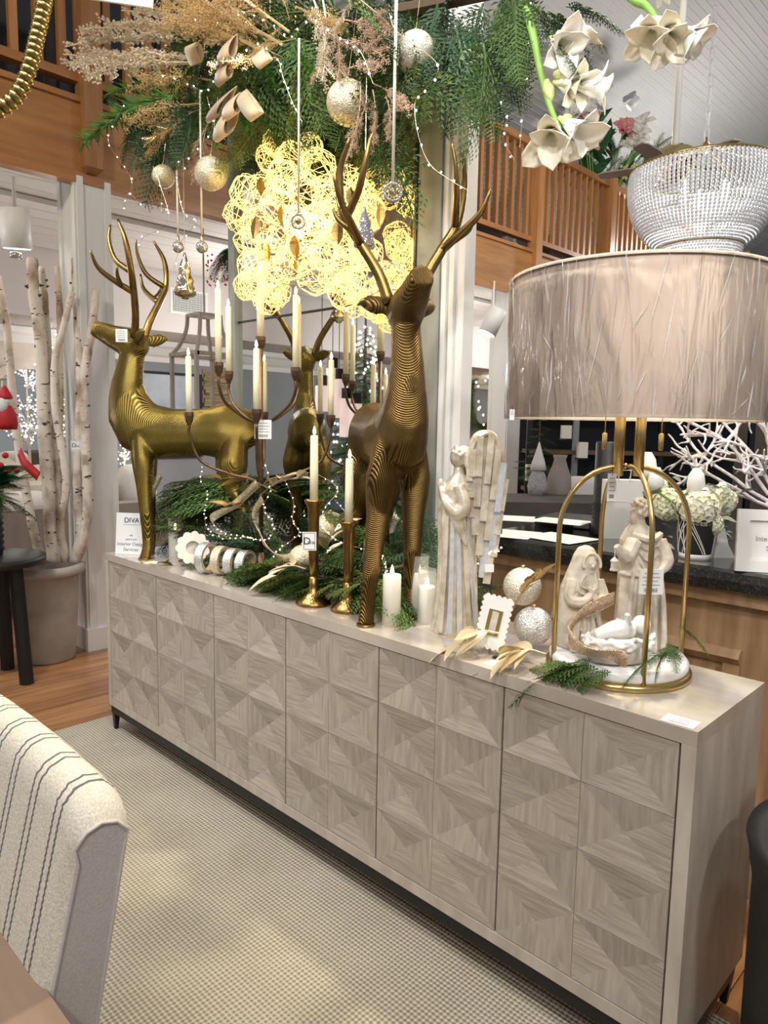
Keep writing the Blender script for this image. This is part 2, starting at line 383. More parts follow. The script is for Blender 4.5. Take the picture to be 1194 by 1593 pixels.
cs = [(-tw/2+g, -th/2+g), (tw/2-g, -th/2+g), (tw/2-g, th/2-g), (-tw/2+g, th/2-g)]
fm = []
for k in range(4):
    a, b_ = cs[k], cs[(k+1) % 4]
    m = MB().add([(a[0], -.0, a[1]), (b_[0], -.0, b_[1]), (0, dp, 0), (a[0], .0115, a[1]), (b_[0], .0115, b_[1]), (0, .0115+.001, 0)],
                 [(0, 1, 2), (5, 4, 3), (1, 0, 3, 4), (2, 1, 4, 5), (0, 2, 5, 3)])
    for q in range(2):
        me = m.mesh('veneer_facet'); me.materials.append(M('facet_vertical_grain' if (k+q) % 2 else 'facet_horizontal_grain')); fm.append(me)
for i in range(6):
    x0 = FR+dw*i+.002
    door = MB().box(x0, x0+2*tw, .014, .030, z0, z1).build('door', 'carcass_wood', sb)
    door.data.transform(Matrix.Translation(Vector((SL/2-x0-tw, SD/2-.014, -(z0+z1)/2))))
    door.location = (x0+tw-SL/2, .014-SD/2, (z0+z1)/2)
    for c in range(2):
        for r in range(4):
            q = rnd.choice((0, 0, 0, 1))
            for k in range(4):
                link('veneer_facet', fm[k*2+(q if rnd.random() < .8 else 1-q)], None, door, ((c-.5)*tw, -.0125, (r-1.5)*th))

# ------------------------------------------------------------------ mirror
MY = .50
mr = thing('wall_mirror', 'tall mirror of stacked panes in a weathered grey wood frame behind the deer', 'mirror', (.8, MY, 0))
ZM = 1.755
MB().box(.25, 1.285, MY, MY+.012, .02, ZM-.004).build('pane', 'mirror', mr)
MB().box(.25, 1.285, MY, MY+.012, ZM+.004, 2.75).build('pane', 'mirror', mr)
MB().box(.25, 1.285, MY-.004, MY+.0, ZM-.004, ZM+.004).build('joint_bar', 'black_metal', mr)
MB().box(.205, .25, MY-.02, MY+.05, 0, 2.75).build('frame_stile', 'mirror_frame', mr)
MB().box(1.285, 1.383, MY-.02, MY+.05, 0, 2.75).build('frame_stile', 'mirror_frame', mr)
MB().box(1.275, 1.285, MY-.025, MY+.0, 0, 2.75).build('frame_bead', 'black_metal', mr)
MB().box(.205, 1.383, MY-.02, MY+.05, 2.75, 2.85).build('frame_rail', 'mirror_frame', mr)

# ------------------------------------------------------------------ counter behind the sideboard
ct = thing('sales_counter', 'light oak sales counter with raised panels behind the sideboard', 'counter', (2.3, .9, 0))
MB().box(1.4, 4.4, .80, 1.6, 0, .88).build('body', 'counter_wood', ct)
def panel(x0, x1, z0, z1):
    y = .80; w = .045
    MB().prism([(0, 0), (.012, 0), (.03, w*.5), (.012, w), (0, w)], (0, -1, 0), (0, 0, 1), (x0, y, z1-w), (x1-x0, 0, 0)).prism([(0, 0), (.012, 0), (.03, w*.5), (.012, w), (0, w)], (0, -1, 0), (0, 0, 1), (x0, y, z0), (x1-x0, 0, 0)).box(x0, x0+w, y-.016, y, z0+w, z1-w).box(x1-w, x1, y-.016, y, z0+w, z1-w).build('panel_moulding', 'counter_wood', ct)
    MB().box(x0+w+.02, x1-w-.02, y-.01, y, z0+w+.02, z1-w-.02).build('panel', 'counter_wood', ct)
for x in (1.66, 2.36, 3.06): panel(x, x+.60, .16, .72)
MB().box(1.4, 4.4, .77, .80, .85, .884).build('cornice', 'counter_wood', ct)
gt = MB(); pr_ = [(0, 0), (.02, -.008), (.035, 0), (.04, .028), (.035, .05), (.02, .057), (0, .057)]
gt.prism(pr_, (0, -1, 0), (0, 0, 1), (1.35, .78, .893), (3.1, 0, 0)); gt.box(1.35, 4.45, .78, 1.9, .893, .95)
gt.build('granite_worktop', 'granite', **T('polished black granite worktop with rounded edge on the oak counter', 'countertop'))
# ------------------------------------------------------------------ materials for the display
def carved(name, c1, c2, metal=1, rough=.36, scale=190, strength=.45):
    m = bpy.data.materials.new(name); m.use_nodes = True; nt = m.node_tree; b = nt.nodes['Principled BSDF']
    tc = nt.nodes.new('ShaderNodeTexCoord'); outs = []
    for rot in ((0, .9, .3), (.3, -.7, .9)):
        mp = nt.nodes.new('ShaderNodeMapping'); mp.inputs['Rotation'].default_value = rot; nt.links.new(tc.outputs['Object'], mp.inputs[0])
        wv = nt.nodes.new('ShaderNodeTexWave'); wv.inputs['Scale'].default_value = scale/3; wv.inputs['Distortion'].default_value = 2.5; wv.inputs['Detail'].default_value = 1; wv.inputs['Detail Scale'].default_value = .15
        nt.links.new(mp.outputs[0], wv.inputs[0]); outs.append(wv.outputs[1])
    nz = nt.nodes.new('ShaderNodeTexNoise'); nz.inputs['Scale'].default_value = 5; nz.inputs['Detail'].default_value = 0; nt.links.new(tc.outputs['Object'], nz.inputs['Vector'])
    cr = nt.nodes.new('ShaderNodeValToRGB'); cr.color_ramp.elements[0].position = .47; cr.color_ramp.elements[1].position = .53; nt.links.new(nz.outputs[0], cr.inputs[0])
    mx = nt.nodes.new('ShaderNodeMix'); nt.links.new(cr.outputs[0], mx.inputs[0]); nt.links.new(outs[0], mx.inputs[2]); nt.links.new(outs[1], mx.inputs[3])
    c = nt.nodes.new('ShaderNodeValToRGB'); c.color_ramp.elements[0].color = tuple(c2)+(1,); c.color_ramp.elements[1].color = tuple(c1)+(1,); c.color_ramp.elements[0].position = .05; c.color_ramp.elements[1].position = .55
    nt.links.new(mx.outputs[0], c.inputs[0]); nt.links.new(c.outputs[0], b.inputs['Base Color'])
    bp = nt.nodes.new('ShaderNodeBump'); bp.inputs['Strength'].default_value = strength; bp.inputs['Distance'].default_value = .006; nt.links.new(mx.outputs[0], bp.inputs['Height']); nt.links.new(bp.outputs[0], b.inputs['Normal'])
    b.inputs['Metallic'].default_value = metal; b.inputs['Roughness'].default_value = rough; _m[name] = m
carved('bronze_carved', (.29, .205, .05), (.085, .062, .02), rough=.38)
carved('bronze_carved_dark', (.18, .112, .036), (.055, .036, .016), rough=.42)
mat('bronze', (.29, .20, .07), .36, 1, var=(18, (.18, .115, .04)))
mat('antique_brass', (.34, .225, .075), .3, 1, var=(25, (.22, .13, .045)), bump=(40, .25, .004))
mat('candelabra_iron', (.12, .075, .045), .42, .9, var=(30, (.20, .125, .075)))
mat('brushed_gold', (.58, .43, .18), .28, 1)
mat('gold_bright', (.75, .53, .16), .22, 1)
mat('gold_leaf', (.68, .52, .25), .32, .95, var=(30, (.52, .37, .15)))
mat('gold_leaf_pale', (.84, .75, .54), .36, .6, var=(30, (.72, .60, .38)))
mat('wax', (.85, .79, .56), .45, sub=.2)
mat('wax_pale', (.90, .87, .76), .45, sub=.2)
mat('flame', (1, .85, .55), .5, emit=9, ecol=(1, .75, .38))
mat('led', (1, .9, .7), .5, emit=14, ecol=(1, .86, .62))
mat('led_cool', (1, .97, .95), .5, emit=12, ecol=(1, .97, .93))
mat('wire_gold', (1, .78, .32), .3, .6, emit=1.4, ecol=(1, .72, .25))
mat('copper_wire', (.62, .50, .36), .35, .9)
mat('clear_glass', (1, 1, 1), .02, alpha=.14, spec=1)
mat('smoke_glass', (.55, .53, .53), .05, .75)
mat('mercury_glass', (.78, .72, .60), .08, .95, bump=(22, .4, .01), var=(14, (.45, .35, .18)))
mat('glitter_gold', (.60, .52, .33), .38, .6, var=(260, (.98, .92, .74)), bump=(300, .6, .003), vfac=.62, kind='voronoi')
mat('glitter_champagne', (.62, .57, .46), .38, .55, var=(260, (1, .97, .88)), bump=(300, .6, .003), vfac=.6, kind='voronoi')
mat('glitter_silver', (.62, .62, .60), .32, .75, var=(300, (1, 1, 1)), bump=(300, .6, .003), vfac=.6, kind='voronoi')
mat('glitter_copper', (.64, .44, .29), .36, .6, var=(300, (1, .82, .64)), bump=(300, .6, .003), vfac=.6, kind='voronoi')
mat('berry_gold', (.74, .56, .30), .3, .5)
mat('berry_silver', (.84, .74, .58), .3, .45)
mat('berry_rose', (.52, .37, .26), .5, .25)
mat('cedar_green', (.032, .08, .014), .6, var=(7, (.085, .15, .028)), rand=.3)
mat('cedar_yellow', (.095, .13, .016), .6, var=(7, (.18, .21, .035)), rand=.3)
mat('cedar_blue', (.028, .07, .03), .6, var=(7, (.06, .12, .055)), rand=.3)
mat('pine_green', (.10, .26, .05), .55, var=(7, (.17, .36, .08)), rand=.2)
mat('twig', (.10, .065, .04), .8)
mat('velvet_ribbon', (.50, .36, .20), .7, sheen=.5, var=(40, (.58, .44, .26)))
mat('paper', (.84, .84, .83), .6)
mat('ink', (.02, .02, .025), .6)
mat('ink_grey', (.30, .31, .34), .6)
mat('petal_white', (.93, .91, .82), .5, sub=.3, var=(14, (.95, .95, .93)))
mat('petal_cream', (.88, .82, .62), .5, sub=.15, var=(14, (.92, .90, .82)))
mat('petal_pink', (.72, .22, .24), .5, var=(16, (.85, .42, .42)))
mat('stem_green', (.13, .34, .05), .4, var=(8, (.30, .46, .12)))
mat('leaf_green', (.02, .09, .03), .35, var=(8, (.04, .16, .06)))
mat('bud_green', (.55, .64, .20), .45, var=(16, (.80, .78, .45)))
mat('white_stone', (.80, .79, .77), .25, var=(6, (.88, .88, .87)))
mat('resin_statue', (.46, .38, .29), .45, var=(34, (.74, .68, .58)), bump=(70, .35, .004), vfac=.45)
mat('capiz', (.48, .39, .26), .3, .3, var=(38, (.78, .72, .61)), bump=(45, .3, .004), coat=.5, vfac=.45)
mat('capiz_silver', (.60, .66, .76), .25, .45, var=(60, (.86, .86, .84)), bump=(60, .3, .003), coat=.6, vfac=.5)
mat('bone', (.84, .79, .68), .4, var=(20, (.88, .84, .76)))
mat('photo_print', (.30, .28, .24), .4, var=(30, (.75, .70, .60)))
GR = dict()

# ------------------------------------------------------------------ deer
def deer_mesh(stride):
    b = MB(); n = 16
    sp = [(-.475, .52, .03, .025), (-.465, .535, .085, .06), (-.43, .565, .125, .088), (-.36, .585, .125, .098), (-.25, .58, .105, .09), (-.12, .575, .108, .088), (-.02, .575, .125, .088), (.045, .60, .13, .082), (.085, .665, .115, .07), (.10, .735, .09, .058), (.10, .80, .072, .05), (.085, .865, .062, .046), (.075, .92, .056, .044), (.075, .955, .045, .04)]
    P = [V(a[0], 0, a[1]) for a in sp]; R = []
    for i, (x, z, h, w_) in enumerate(sp):
        t = (P[min(i+1, len(P)-1)]-P[max(i-1, 0)]).normalized(); nv = V(-t.z, 0, t.x)
        R.append([P[i]+nv*h*math.cos(2*PI*j/n)+V(0, 1, 0)*w_*math.sin(2*PI*j/n) for j in range(n)])
    b.rings(R)
    # head: wedge with blunt muzzle lifted forward
    hd = [(.005, .95, .03, .03), (.03, .955, .058, .05), (.09, .972, .066, .056), (.155, .995, .053, .046), (.215, 1.022, .042, .038), (.25, 1.036, .036, .035)]
    P = [V(a[0], 0, a[1]) for a in hd]; R = []
    for i, (x, z, h, w_) in enumerate(hd):
        t = (P[min(i+1, len(P)-1)]-P[max(i-1, 0)]).normalized(); nv = V(-t.z, 0, t.x)
        R.append([P[i]+nv*h*math.cos(2*PI*j/n)+V(0, 1, 0)*w_*math.sin(2*PI*j/n) for j in range(n)])
    b.rings(R)
    for s in (-1, 1):
        fx = .0 if s > 0 else .035
        k = stride if s < 0 else 0; b.tube(bez([(fx+.03, s*.03, .64), (fx+.01+k*.1, s*.055-k*.1, .46), (fx+.005+k*.2, s*.055-k*.3, .34), (fx+.0+k*.35, s*.055-k*.55, .22), (fx-.005+k*.5, s*.055-k*.85, .07), (fx+.01+k*.55, s*.055-k, .0)], 4), rads([.04, .052, .038, .030, .024, .027], 21), 12)
        rx = -.02 if s > 0 else .03
        b.tube(bez([(rx-.40, s*.025, .64), (rx-.385, s*.055, .44), (rx-.38, s*.055, .34), (rx-.43, s*.055, .245), (rx-.425, s*.055, .08), (rx-.415, s*.055, .0)], 4), rads([.05, .068, .044, .031, .023, .027], 21), 12)
        # ear
        b.tube([(.035, s*.035, .975), (.01, s*.075, .99), (-.02, s*.105, 1.0), (-.045, s*.125, 1.005)], [.02, .032, .026, .008], 8, flat=.45)
    b.tube([(-.46, 0, .60), (-.50, 0, .56), (-.505, 0, .52)], [.025, .022, .008], 8)
    return b
def antler_pts(s):
    main = bez([(.03, s*.03, .99), (.015, s*.05, 1.06), (.0, s*.085, 1.13), (-.01, s*.12, 1.20), (0, s*.13, 1.29), (.03, s*.115, 1.36)], 5)
    t1 = bez([(.0, s*.085, 1.13), (.05, s*.115, 1.165), (.085, s*.14, 1.20), (.10, s*.155, 1.25)], 4)
    t2 = bez([(-.01, s*.115, 1.19), (.05, s*.10, 1.235), (.075, s*.09, 1.30), (.075, s*.08, 1.355)], 4)
    t3 = bez([(.03, s*.105, 1.148), (.025, s*.135, 1.175), (.02, s*.145, 1.20)], 4)
    return main, t1, t2, t3
dmesh = {0: deer_mesh(0), 1: deer_mesh(.055)}
def deer(label, loc, ang, mtl, am, tag):
    d = thing('deer_statue', label, 'deer statue', loc, 'bronze deer pair', ang)
    d.scale = (.88, .88, .88)
    b = dmesh[tag].build('body', mtl, d, local=True); sculpt(b, .0078, 5)
    for s in (-1, 1):
        m = MB(); main, t1, t2, t3 = [[V(p.x*1.35, p.y*1.5, .98+(p.z-.98)*1.25) for p in q] for q in antler_pts(s)]
        m.tube(main, rads([.019, .017, .015, .013, .005], len(main)), 8); m.tube(t1, rads([.014, .011, .005], len(t1)), 7); m.tube(t2, rads([.013, .010, .004], len(t2)), 7); m.tube(t3, rads([.010, .005], len(t3)), 7)
        m.build('antler', am, d, True, local=True)
    k = .055*tag
    for (x, y) in ((.01, .055), (.045+k*.55, -.055-k), (-.435, .055), (-.385, -.055)):
        MB().lathe([(.029, 0), (.03, .004), (.028, .008)], (x, y, 0), 16).build('hoof_pad', am, d, local=True)
    return d
def price_tag(parent, c, wx, hz, ax=None, lines=4, bar=True, tilt=0, name='price_tag'):
    """small printed tag as a part; ax reading direction"""
    ax = (ax or V(.715, .70, 0)).normalized(); up = V(0, 0, 1); 
    if tilt: up = Matrix.Rotation(tilt, 3, ax.cross(up)) @ up; ax = Matrix.Rotation(tilt, 3, ax.cross(V(0, 0, 1))) @ ax
    n = ax.cross(up)
    m = MB().obox(c, ax*wx/2, up*hz/2, n*.0006)
    q = m.build(name, 'paper', parent, label='white paper price tag')
    pm_ = MB(); cc = Vector(c)+n*.0011
    for k in range(lines):
        pm_.obox(cc+up*(hz*.33-k*hz*.15), ax*wx*(.36 if k % 2 else .28), up*hz*.012, n*.0003)
    if bar:
        for k in range(12): pm_.obox(cc-up*hz*.33+ax*(-.26+k*.047)*wx, ax*wx*.010*(1+(k*7) % 3*.5), up*hz*.07, n*.0003)
    pm_.build('print', 'ink_grey', q)
    MB().tube([Vector(c)+up*hz*.42+n*.001, Vector(c)+up*hz*.75], .0006, 5).build('tag_string', 'ink', q)
    return q
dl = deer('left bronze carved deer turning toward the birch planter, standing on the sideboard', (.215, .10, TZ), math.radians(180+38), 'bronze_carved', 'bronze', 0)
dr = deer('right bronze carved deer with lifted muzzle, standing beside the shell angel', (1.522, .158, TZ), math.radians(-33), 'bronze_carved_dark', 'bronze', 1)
def world_tag(o, world, wx, hz, **k):
    """attach a tag at a world position under a rotated thing"""
    a = o.rotation_euler.z; Ri = Matrix.Rotation(-a, 3, 'Z')
    ax = Ri @ V(.715, .70, 0); loc = (Ri @ (Vector(world)-o.location))/o.scale.x
    return price_tag(o, loc+o.location, wx, hz, ax=ax, **k)
world_tag(dl, at(189, 522, y=.0), .052, .056, tilt=.0)

# ------------------------------------------------------------------ candelabra and tapers
def taper(pos, h, label, group, r=.0105):
    c = thing('taper_candle', label, 'candle', pos, group)
    MB().lathe([(r*1.02, 0), (r, h*.5), (r*.93, h-.004), (r*.75, h)], pos, 14).build('wax', 'wax', c, True)
    MB().lathe([(.0008, 0), (.0045, .006), (.0052, .011), (.003, .02), (.0003, .027)], V(*pos)+V(0, 0, h), 10).build('flame', 'flame', c, True)
    return c
CX, CY = .815, .205
cb = thing('candelabra', 'tall brown metal candelabra with two tiers of curved arms amid the greenery', 'candelabra', (CX, CY, TZ))
MB().lathe([(.085, 0), (.085, .008), (.05, .02), (.02, .05), (.009, .09)], (CX, CY, TZ), 24).build('base', 'candelabra_iron', cb, True)
MB().lathe([(.0085, .08), (.0085, .83)], (CX, CY, TZ), 12).build('stem', 'candelabra_iron', cb, True)
def cup(p, parent, s=1.0):
    MB().lathe([(.006*s, -.032), (.008*s, -.026), (.0135*s, -.014), (.0165*s, .002), (.016*s, .014), (.012*s, .014), (.0115*s, -.002), (.001, -.003)], p, 8).build('candle_cup', 'candelabra_iron', parent)
topc = V(CX, CY, 1.612); cup(topc, cb, 1.1)
taper((CX, CY, 1.610), .245, 'cream taper candle at the very top of the candelabra', 'candelabra tapers', .013)
dirn = {0: 'right', 90: 'back right', 180: 'left', 270: 'front left'}
for tier, (r, zj, zc, off, hh) in enumerate(((.178, 1.335, 1.505, 4, .25), (.245, 1.135, 1.352, 51, .205))):
    for k in range(4):
        th_ = math.radians(off+90*k); e = V(math.cos(th_), math.sin(th_), 0)
        o = V(CX, CY, 0); zc2 = zc+(.006 if k % 2 else -.004)
        pts = bez([o+V(0, 0, zj-.04), o+e*.03+V(0, 0, zj-.005), o+e*r*.45+V(0, 0, zj+.015), o+e*r*.85+V(0, 0, zj+.06), o+e*r+V(0, 0, zc2-.06), o+e*r+V(0, 0, zc2-.03)], 6)
        MB().tube(pts, .0052, 8).build('arm', 'candelabra_iron', cb, True); p = o+e*r+V(0, 0, zc2); cup(p, cb)
        lab = (('upper', ['rightmost', 'right rear', 'leftmost', 'left front']) if tier == 0 else ('lower', ['rightmost', 'rear', 'leftmost', 'front']))
        taper(p-V(0, 0, .002), hh+rnd.uniform(-.004, .004), f'cream taper candle on the {lab[0]} tier of the candelabra, {lab[1][k]} arm', 'candelabra tapers')
price_tag(cb, at(409, 668, y=.10), .055, .062)
# ------------------------------------------------------------------ brass candlesticks
def candlestick(pos, h, rb, label, tlabel, hc):
    c = thing('candlestick', label, 'candlestick', pos, 'brass candlesticks')
    MB().lathe([(rb, 0), (rb*1.02, .005), (rb*.96, .011), (rb*.7, .024), (rb*.38, .04), (.0145, .06), (.0135, .09)], pos, 28).build('foot', 'antique_brass', c, True)
    MB().lathe([(.0135, .08), (.0150, h*.45), (.0165, h*.8), (.0195, h*.93), (.029, h-.005), (.03, h), (.026, h), (.015, h-.012)], pos, 20).build('shaft', 'antique_brass', c, True)
    taper((pos[0], pos[1], pos[2]+h-.011), hc, tlabel, 'candlestick tapers', .0125)
    return c
c1 = candlestick((1.245, .088, TZ), .322, .053, 'taller brass candlestick with hanging store tag at the front of the sideboard', 'cream taper candle in the taller brass candlestick', .205)
c2 = candlestick((1.372, .115, TZ), .268, .051, 'shorter brass candlestick standing between the taller one and the deer', 'cream taper candle in the shorter brass candlestick', .195)
# store tag with big letter D
def logo_tag(parent, c, wx, hz):
    ax = V(.715, .70, 0).normalized(); up = V(0, 0, 1); n = ax.cross(up)
    q = MB().obox(c, ax*wx/2, up*hz/2, n*.0007).build('store_tag', 'paper', parent, label='white store tag with black lettering')
    MB().obox(Vector(c)-ax*wx*.40, ax*.0006, up*hz*.44, n*.001).obox(Vector(c)+ax*wx*.40, ax*.0006, up*hz*.44, n*.001).obox(Vector(c)+up*hz*.44, ax*wx*.40, up*.0006, n*.001).obox(Vector(c)-up*hz*.44, ax*wx*.40, up*.0006, n*.001).build('print', 'ink', q)
    text('lettering', 'D', hz*.55, 'ink', q, Vector(c)+n*.001-ax*wx*.17, ax, up); text('lettering', 'IVA', hz*.26, 'ink', q, Vector(c)+n*.001+ax*wx*.14-up*hz*.08, ax, up)
logo_tag(c1, at(481, 842, y=.066), .042, .056)
# ------------------------------------------------------------------ pillar candles
def pillar(pos, r, h, label, glass=True, mt='wax_pale'):
    c = thing('pillar_candle', label, 'candle', pos, 'pillar candles')
    MB().lathe([(r, 0), (r, h-.004), (r*.94, h), (r*.8, h-.001), (r*.3, h-.006), (.002, h-.006)], pos, 24).build('wax', mt, c, True)
    MB().lathe([(.0008, 0), (.005, .007), (.0058, .013), (.003, .024), (.0003, .032)], V(*pos)+V(0, 0, h-.004), 10).build('flame', 'flame', c, True)
    if glass: MB().lathe([(r+.0015, .0), (r+.0015, h+.048), (r+.0030, h+.048), (r+.0030, 0)], pos, 28, False).build('glass_sleeve', 'clear_glass', c, True)
pillar((1.565, .10, TZ), .0255, .142, 'ivory pillar candle in front of the others beside the shell angel', False, 'wax_pale')
pillar((1.560, .215, TZ), .0265, .135, 'ivory pillar candle in clear glass, taller of two beside the angel')
pillar((1.615, .19, TZ), .0235, .105, 'ivory pillar candle in clear glass, shorter, touching the angel robe')
pillar((.285, .165, TZ), .0255, .118, 'ivory pillar candle in clear glass beside the scalloped bone frame')
# ------------------------------------------------------------------ shared greenery meshes
def cedar(seed, droop, curl=0, n=17):
    q = random.Random(seed); b = MB()
    def pos(t): return V(t, curl*t*t, -droop*t*t)
    b.tube([pos(i/6) for i in range(7)], rads([.012, .004], 7), 4)
    for i in range(n):
        t = .06+.93*i/n
        for s in (-1, 1):
            L = (.30*(1-t)**.7+.06)*q.uniform(.8, 1.15); p0 = pos(t)
            tn = (pos(t+.01)-pos(t-.01)).normalized(); sd = tn.cross(V(0, 0, 1)).normalized()*s
            d = (tn*.8+sd*.75+V(0, 0, q.uniform(-.15, .15))).normalized(); nv = d.cross(V(0, 0, 1)).normalized()
            m = 5
            for k in range(m):
                a = p0+d*L*k/m-V(0, 0, .25*L*(k/m)**2)
                for s2 in (-1, 1):
                    e = (d*.85+nv*s2*.6).normalized(); l2 = L*.30*(1-.45*k/m); wv = e.cross(V(0, 0, 1)).normalized()*l2*.17
                    mid = a+e*l2*.55
                    b.add([a, mid+wv+V(0, 0, .006), a+e*l2-V(0, 0, .01), mid-wv+V(0, 0, .006)], [(0, 1, 2, 3)])
            b.add([p0-nv*.006, p0+nv*.006, p0+d*L-V(0, 0, .25*L)], [(0, 1, 2)])
    return b
def pine(seed, droop):
    q = random.Random(seed); b = MB()
    def pos(t): return V(t, 0, -droop*t*t)
    b.tube([pos(i/5) for i in range(6)], rads([.014, .006], 6), 5)
    for i in range(150):
        t = .08+.92*i/150; a = q.uniform(0, 2*PI); p = pos(t); tn = V(1, 0, -2*droop*t).normalized()
        e = (tn*.75+V(0, math.cos(a), math.sin(a))*.75).normalized(); L = .15*q.uniform(.8, 1.1)*(1-.35*t); wv = e.orthogonal().normalized()*.007
        b.add([p-wv, p+wv, p+e*L], [(0, 1, 2)])
        b.add([p-wv.cross(e), p+wv.cross(e), p+e*L], [(0, 1, 2)])
    return b
def berry(seed, n=200, branch=7, spread=.13, r=.0062):
    q = random.Random(seed); b = MB()
    def pos(t): return V(t, .06*math.sin(3*t), .05*math.sin(2.2*t))
    b.tube([pos(i/6) for i in range(7)], rads([.009, .003], 7), 4)
    for i in range(branch):
        t0 = .2+.75*i/branch; a = q.uniform(0, 2*PI); L = q.uniform(.14, .30)*(1.1-t0*.65)
        d = (V(1, 0, 0)*q.uniform(.9, 1.5)+V(0, math.cos(a), math.sin(a))*.6).normalized(); p0 = pos(t0)
        b.tube([p0, p0+d*L*.5, p0+d*L], [.004, .003, .002], 3, False)
        for k in range(n//branch):
            f = q.random()**.8; p = p0+d*L*f+V(q.gauss(0, 1), q.gauss(0, 1), q.gauss(0, 1))*spread*.11
            b.octa(p, r*q.uniform(.7, 1.3))
    for k in range(n//4):
        t = .35+.65*q.random(); b.octa(pos(t)+V(0, q.gauss(0, .018), q.gauss(0, .018)), r*q.uniform(.7, 1.2))
    return b
SPR = {}
for key, mt in (('g', 'cedar_green'), ('y', 'cedar_yellow'), ('b', 'cedar_blue')):
    SPR[key] = []
    for sd_ in range(3):
        me = cedar(10+sd_, .12+.16*sd_, .1*(sd_-1)).mesh('cedar_sprig'); me.materials.append(M(mt)); SPR[key].append(me)
SPR['p'] = []
for sd_ in range(2):
    me = pine(30+sd_, .15*sd_+.05).mesh('pine_sprig'); me.materials.append(M('pine_green')); SPR['p'].append(me)
for key, mt in (('bg', 'berry_gold'), ('bs', 'berry_silver'), ('br', 'berry_rose')):
    SPR[key] = []
    for sd_ in range(2):
        me = berry(40+sd_+len(key), 620, 14).mesh('berry_spray'); me.materials.append(M(mt)); SPR[key].append(me)
def spike(seed):
    q = random.Random(seed); b = MB()
    def pos(t): return V(t, .05*math.sin(3*t+seed), .05*math.sin(2.2*t))
    b.tube([pos(i/6) for i in range(7)], rads([.008, .003], 7), 4)
    for i in range(9):
        t0 = .25+.7*i/9; s_ = 1 if i % 2 else -1; L = q.uniform(.07, .16); a = q.uniform(-.7, .7)+(0 if s_ > 0 else PI); d = (V(1, 0, 0)*1.3+V(0, math.cos(a), math.sin(a))*.55).normalized(); p0 = pos(t0)
        b.tube([p0, p0+d*L], [.004, .002], 3, False)
        for k in range(26): b.octa(p0+d*L*q.random()+V(q.gauss(0, .007), q.gauss(0, .007), q.gauss(0, .007)), .0065*q.uniform(.7, 1.2))
    for k in range(150): t = .3+.7*q.random(); b.octa(pos(t)+V(0, q.gauss(0, .009), q.gauss(0, .009)), .0065*q.uniform(.7, 1.2))
    return b
SPR['bk'] = []
for sd_ in range(3):
    me = spike(60+sd_).mesh('berry_spray'); me.materials.append(M('berry_silver')); SPR['bk'].append(me)
def place(name, me, parent, pos, d, scale, roll=0, wide=1):
    o = bpy.data.objects.new(name, me); COL.objects.link(o); o.parent = parent
    d = Vector(d).normalized(); up = V(0, 0, 1) if abs(d.z) < .97 else V(FW.x, FW.y, 0)
    y = up.cross(d).normalized(); z = d.cross(y)
    R = Matrix((d, y, z)).transposed() @ Matrix.Rotation(roll, 3, 'X')
    o.rotation_euler = R.to_euler(); o.location = Vector(pos)-(parent.location if parent else V(0, 0, 0)); o.scale = (scale, scale*wide, scale)
    return o
def gleaf(L=1, w_=.21, fold=.08, bend=.18):
    b = MB(); k = 7; C = []; A = []; B = []
    for i in range(k):
        t = i/(k-1); ww = w_*math.sin(PI*min(1, t*1.0))**.8*(1-.25*t); z = -bend*t*t
        C.append(V(t*L, 0, z)); A.append(V(t*L, ww, z+fold*ww/w_)); B.append(V(t*L, -ww, z+fold*ww/w_))
    vs_ = C+A+B+[c-V(0, 0, .012) for c in C]; f = []
    for i in range(k-1): f += [(i, i+1, k+i+1, k+i), (i+1, i, 2*k+i, 2*k+i+1), (3*k+i+1, 3*k+i, k+i, k+i+1), (3*k+i, 3*k+i+1, 2*k+i+1, 2*k+i)]
    b.add(vs_, f); return b
LF = {}
for key, mt in (('gold', 'gold_leaf'), ('pale', 'gold_leaf_pale'), ('bright', 'gold_bright')):
    me = gleaf().mesh('leaf'); me.materials.append(M(mt)); LF[key] = me
def leaf_spray(label, base, tip, n, L, key='gold', spread=.9, group='metallic gold leaf sprays'):
    base, tip = Vector(base), Vector(tip); s = thing('gold_leaf_spray', label, 'leaf spray', base, group)
    d = tip-base; mid = (base+tip)/2+V(0, 0, .02)
    pts = bez([base, mid, tip], 6); MB().tube(pts, rads([.0022, .001], len(pts)), 5).build('stem', 'copper_wire', s)
    dn = d.normalized(); sd = dn.cross(V(0, 0, 1)).normalized()
    for i in range(n):
        t = .25+.75*i/max(1, n-1); p = pts[min(len(pts)-1, int(t*(len(pts)-1)))]
        a = (spread if i % 2 else -spread)*(1-.7*(i == n-1))*rnd.uniform(.7, 1.1)
        e = dn*math.cos(a)+sd*math.sin(a)+V(0, 0, rnd.uniform(-.15, .35))
        place('leaf', LF[key], s, p, e, L*rnd.uniform(.95, 1.35), rnd.uniform(-.6, .6))
    return s
def lights(label, pts, nb, mt='led', r=.0024, group='fairy light strings', wr=.0007, jit=.004):
    P = bez(pts, 8); s = thing('fairy_light_string', label, 'fairy lights', P[0], group)
    MB().tube(P, wr, 4).build('wire', 'copper_wire', s)
    b = MB()
    for i in range(nb):
        p = P[int((i+.5)/nb*(len(P)-1))]+V(rnd.uniform(-jit, jit), rnd.uniform(-jit, jit), rnd.uniform(-jit, jit)); b.octa(p, r*rnd.uniform(.8, 1.25))
    o = b.build('bulbs', mt, s); o['kind'] = 'stuff'
    return s
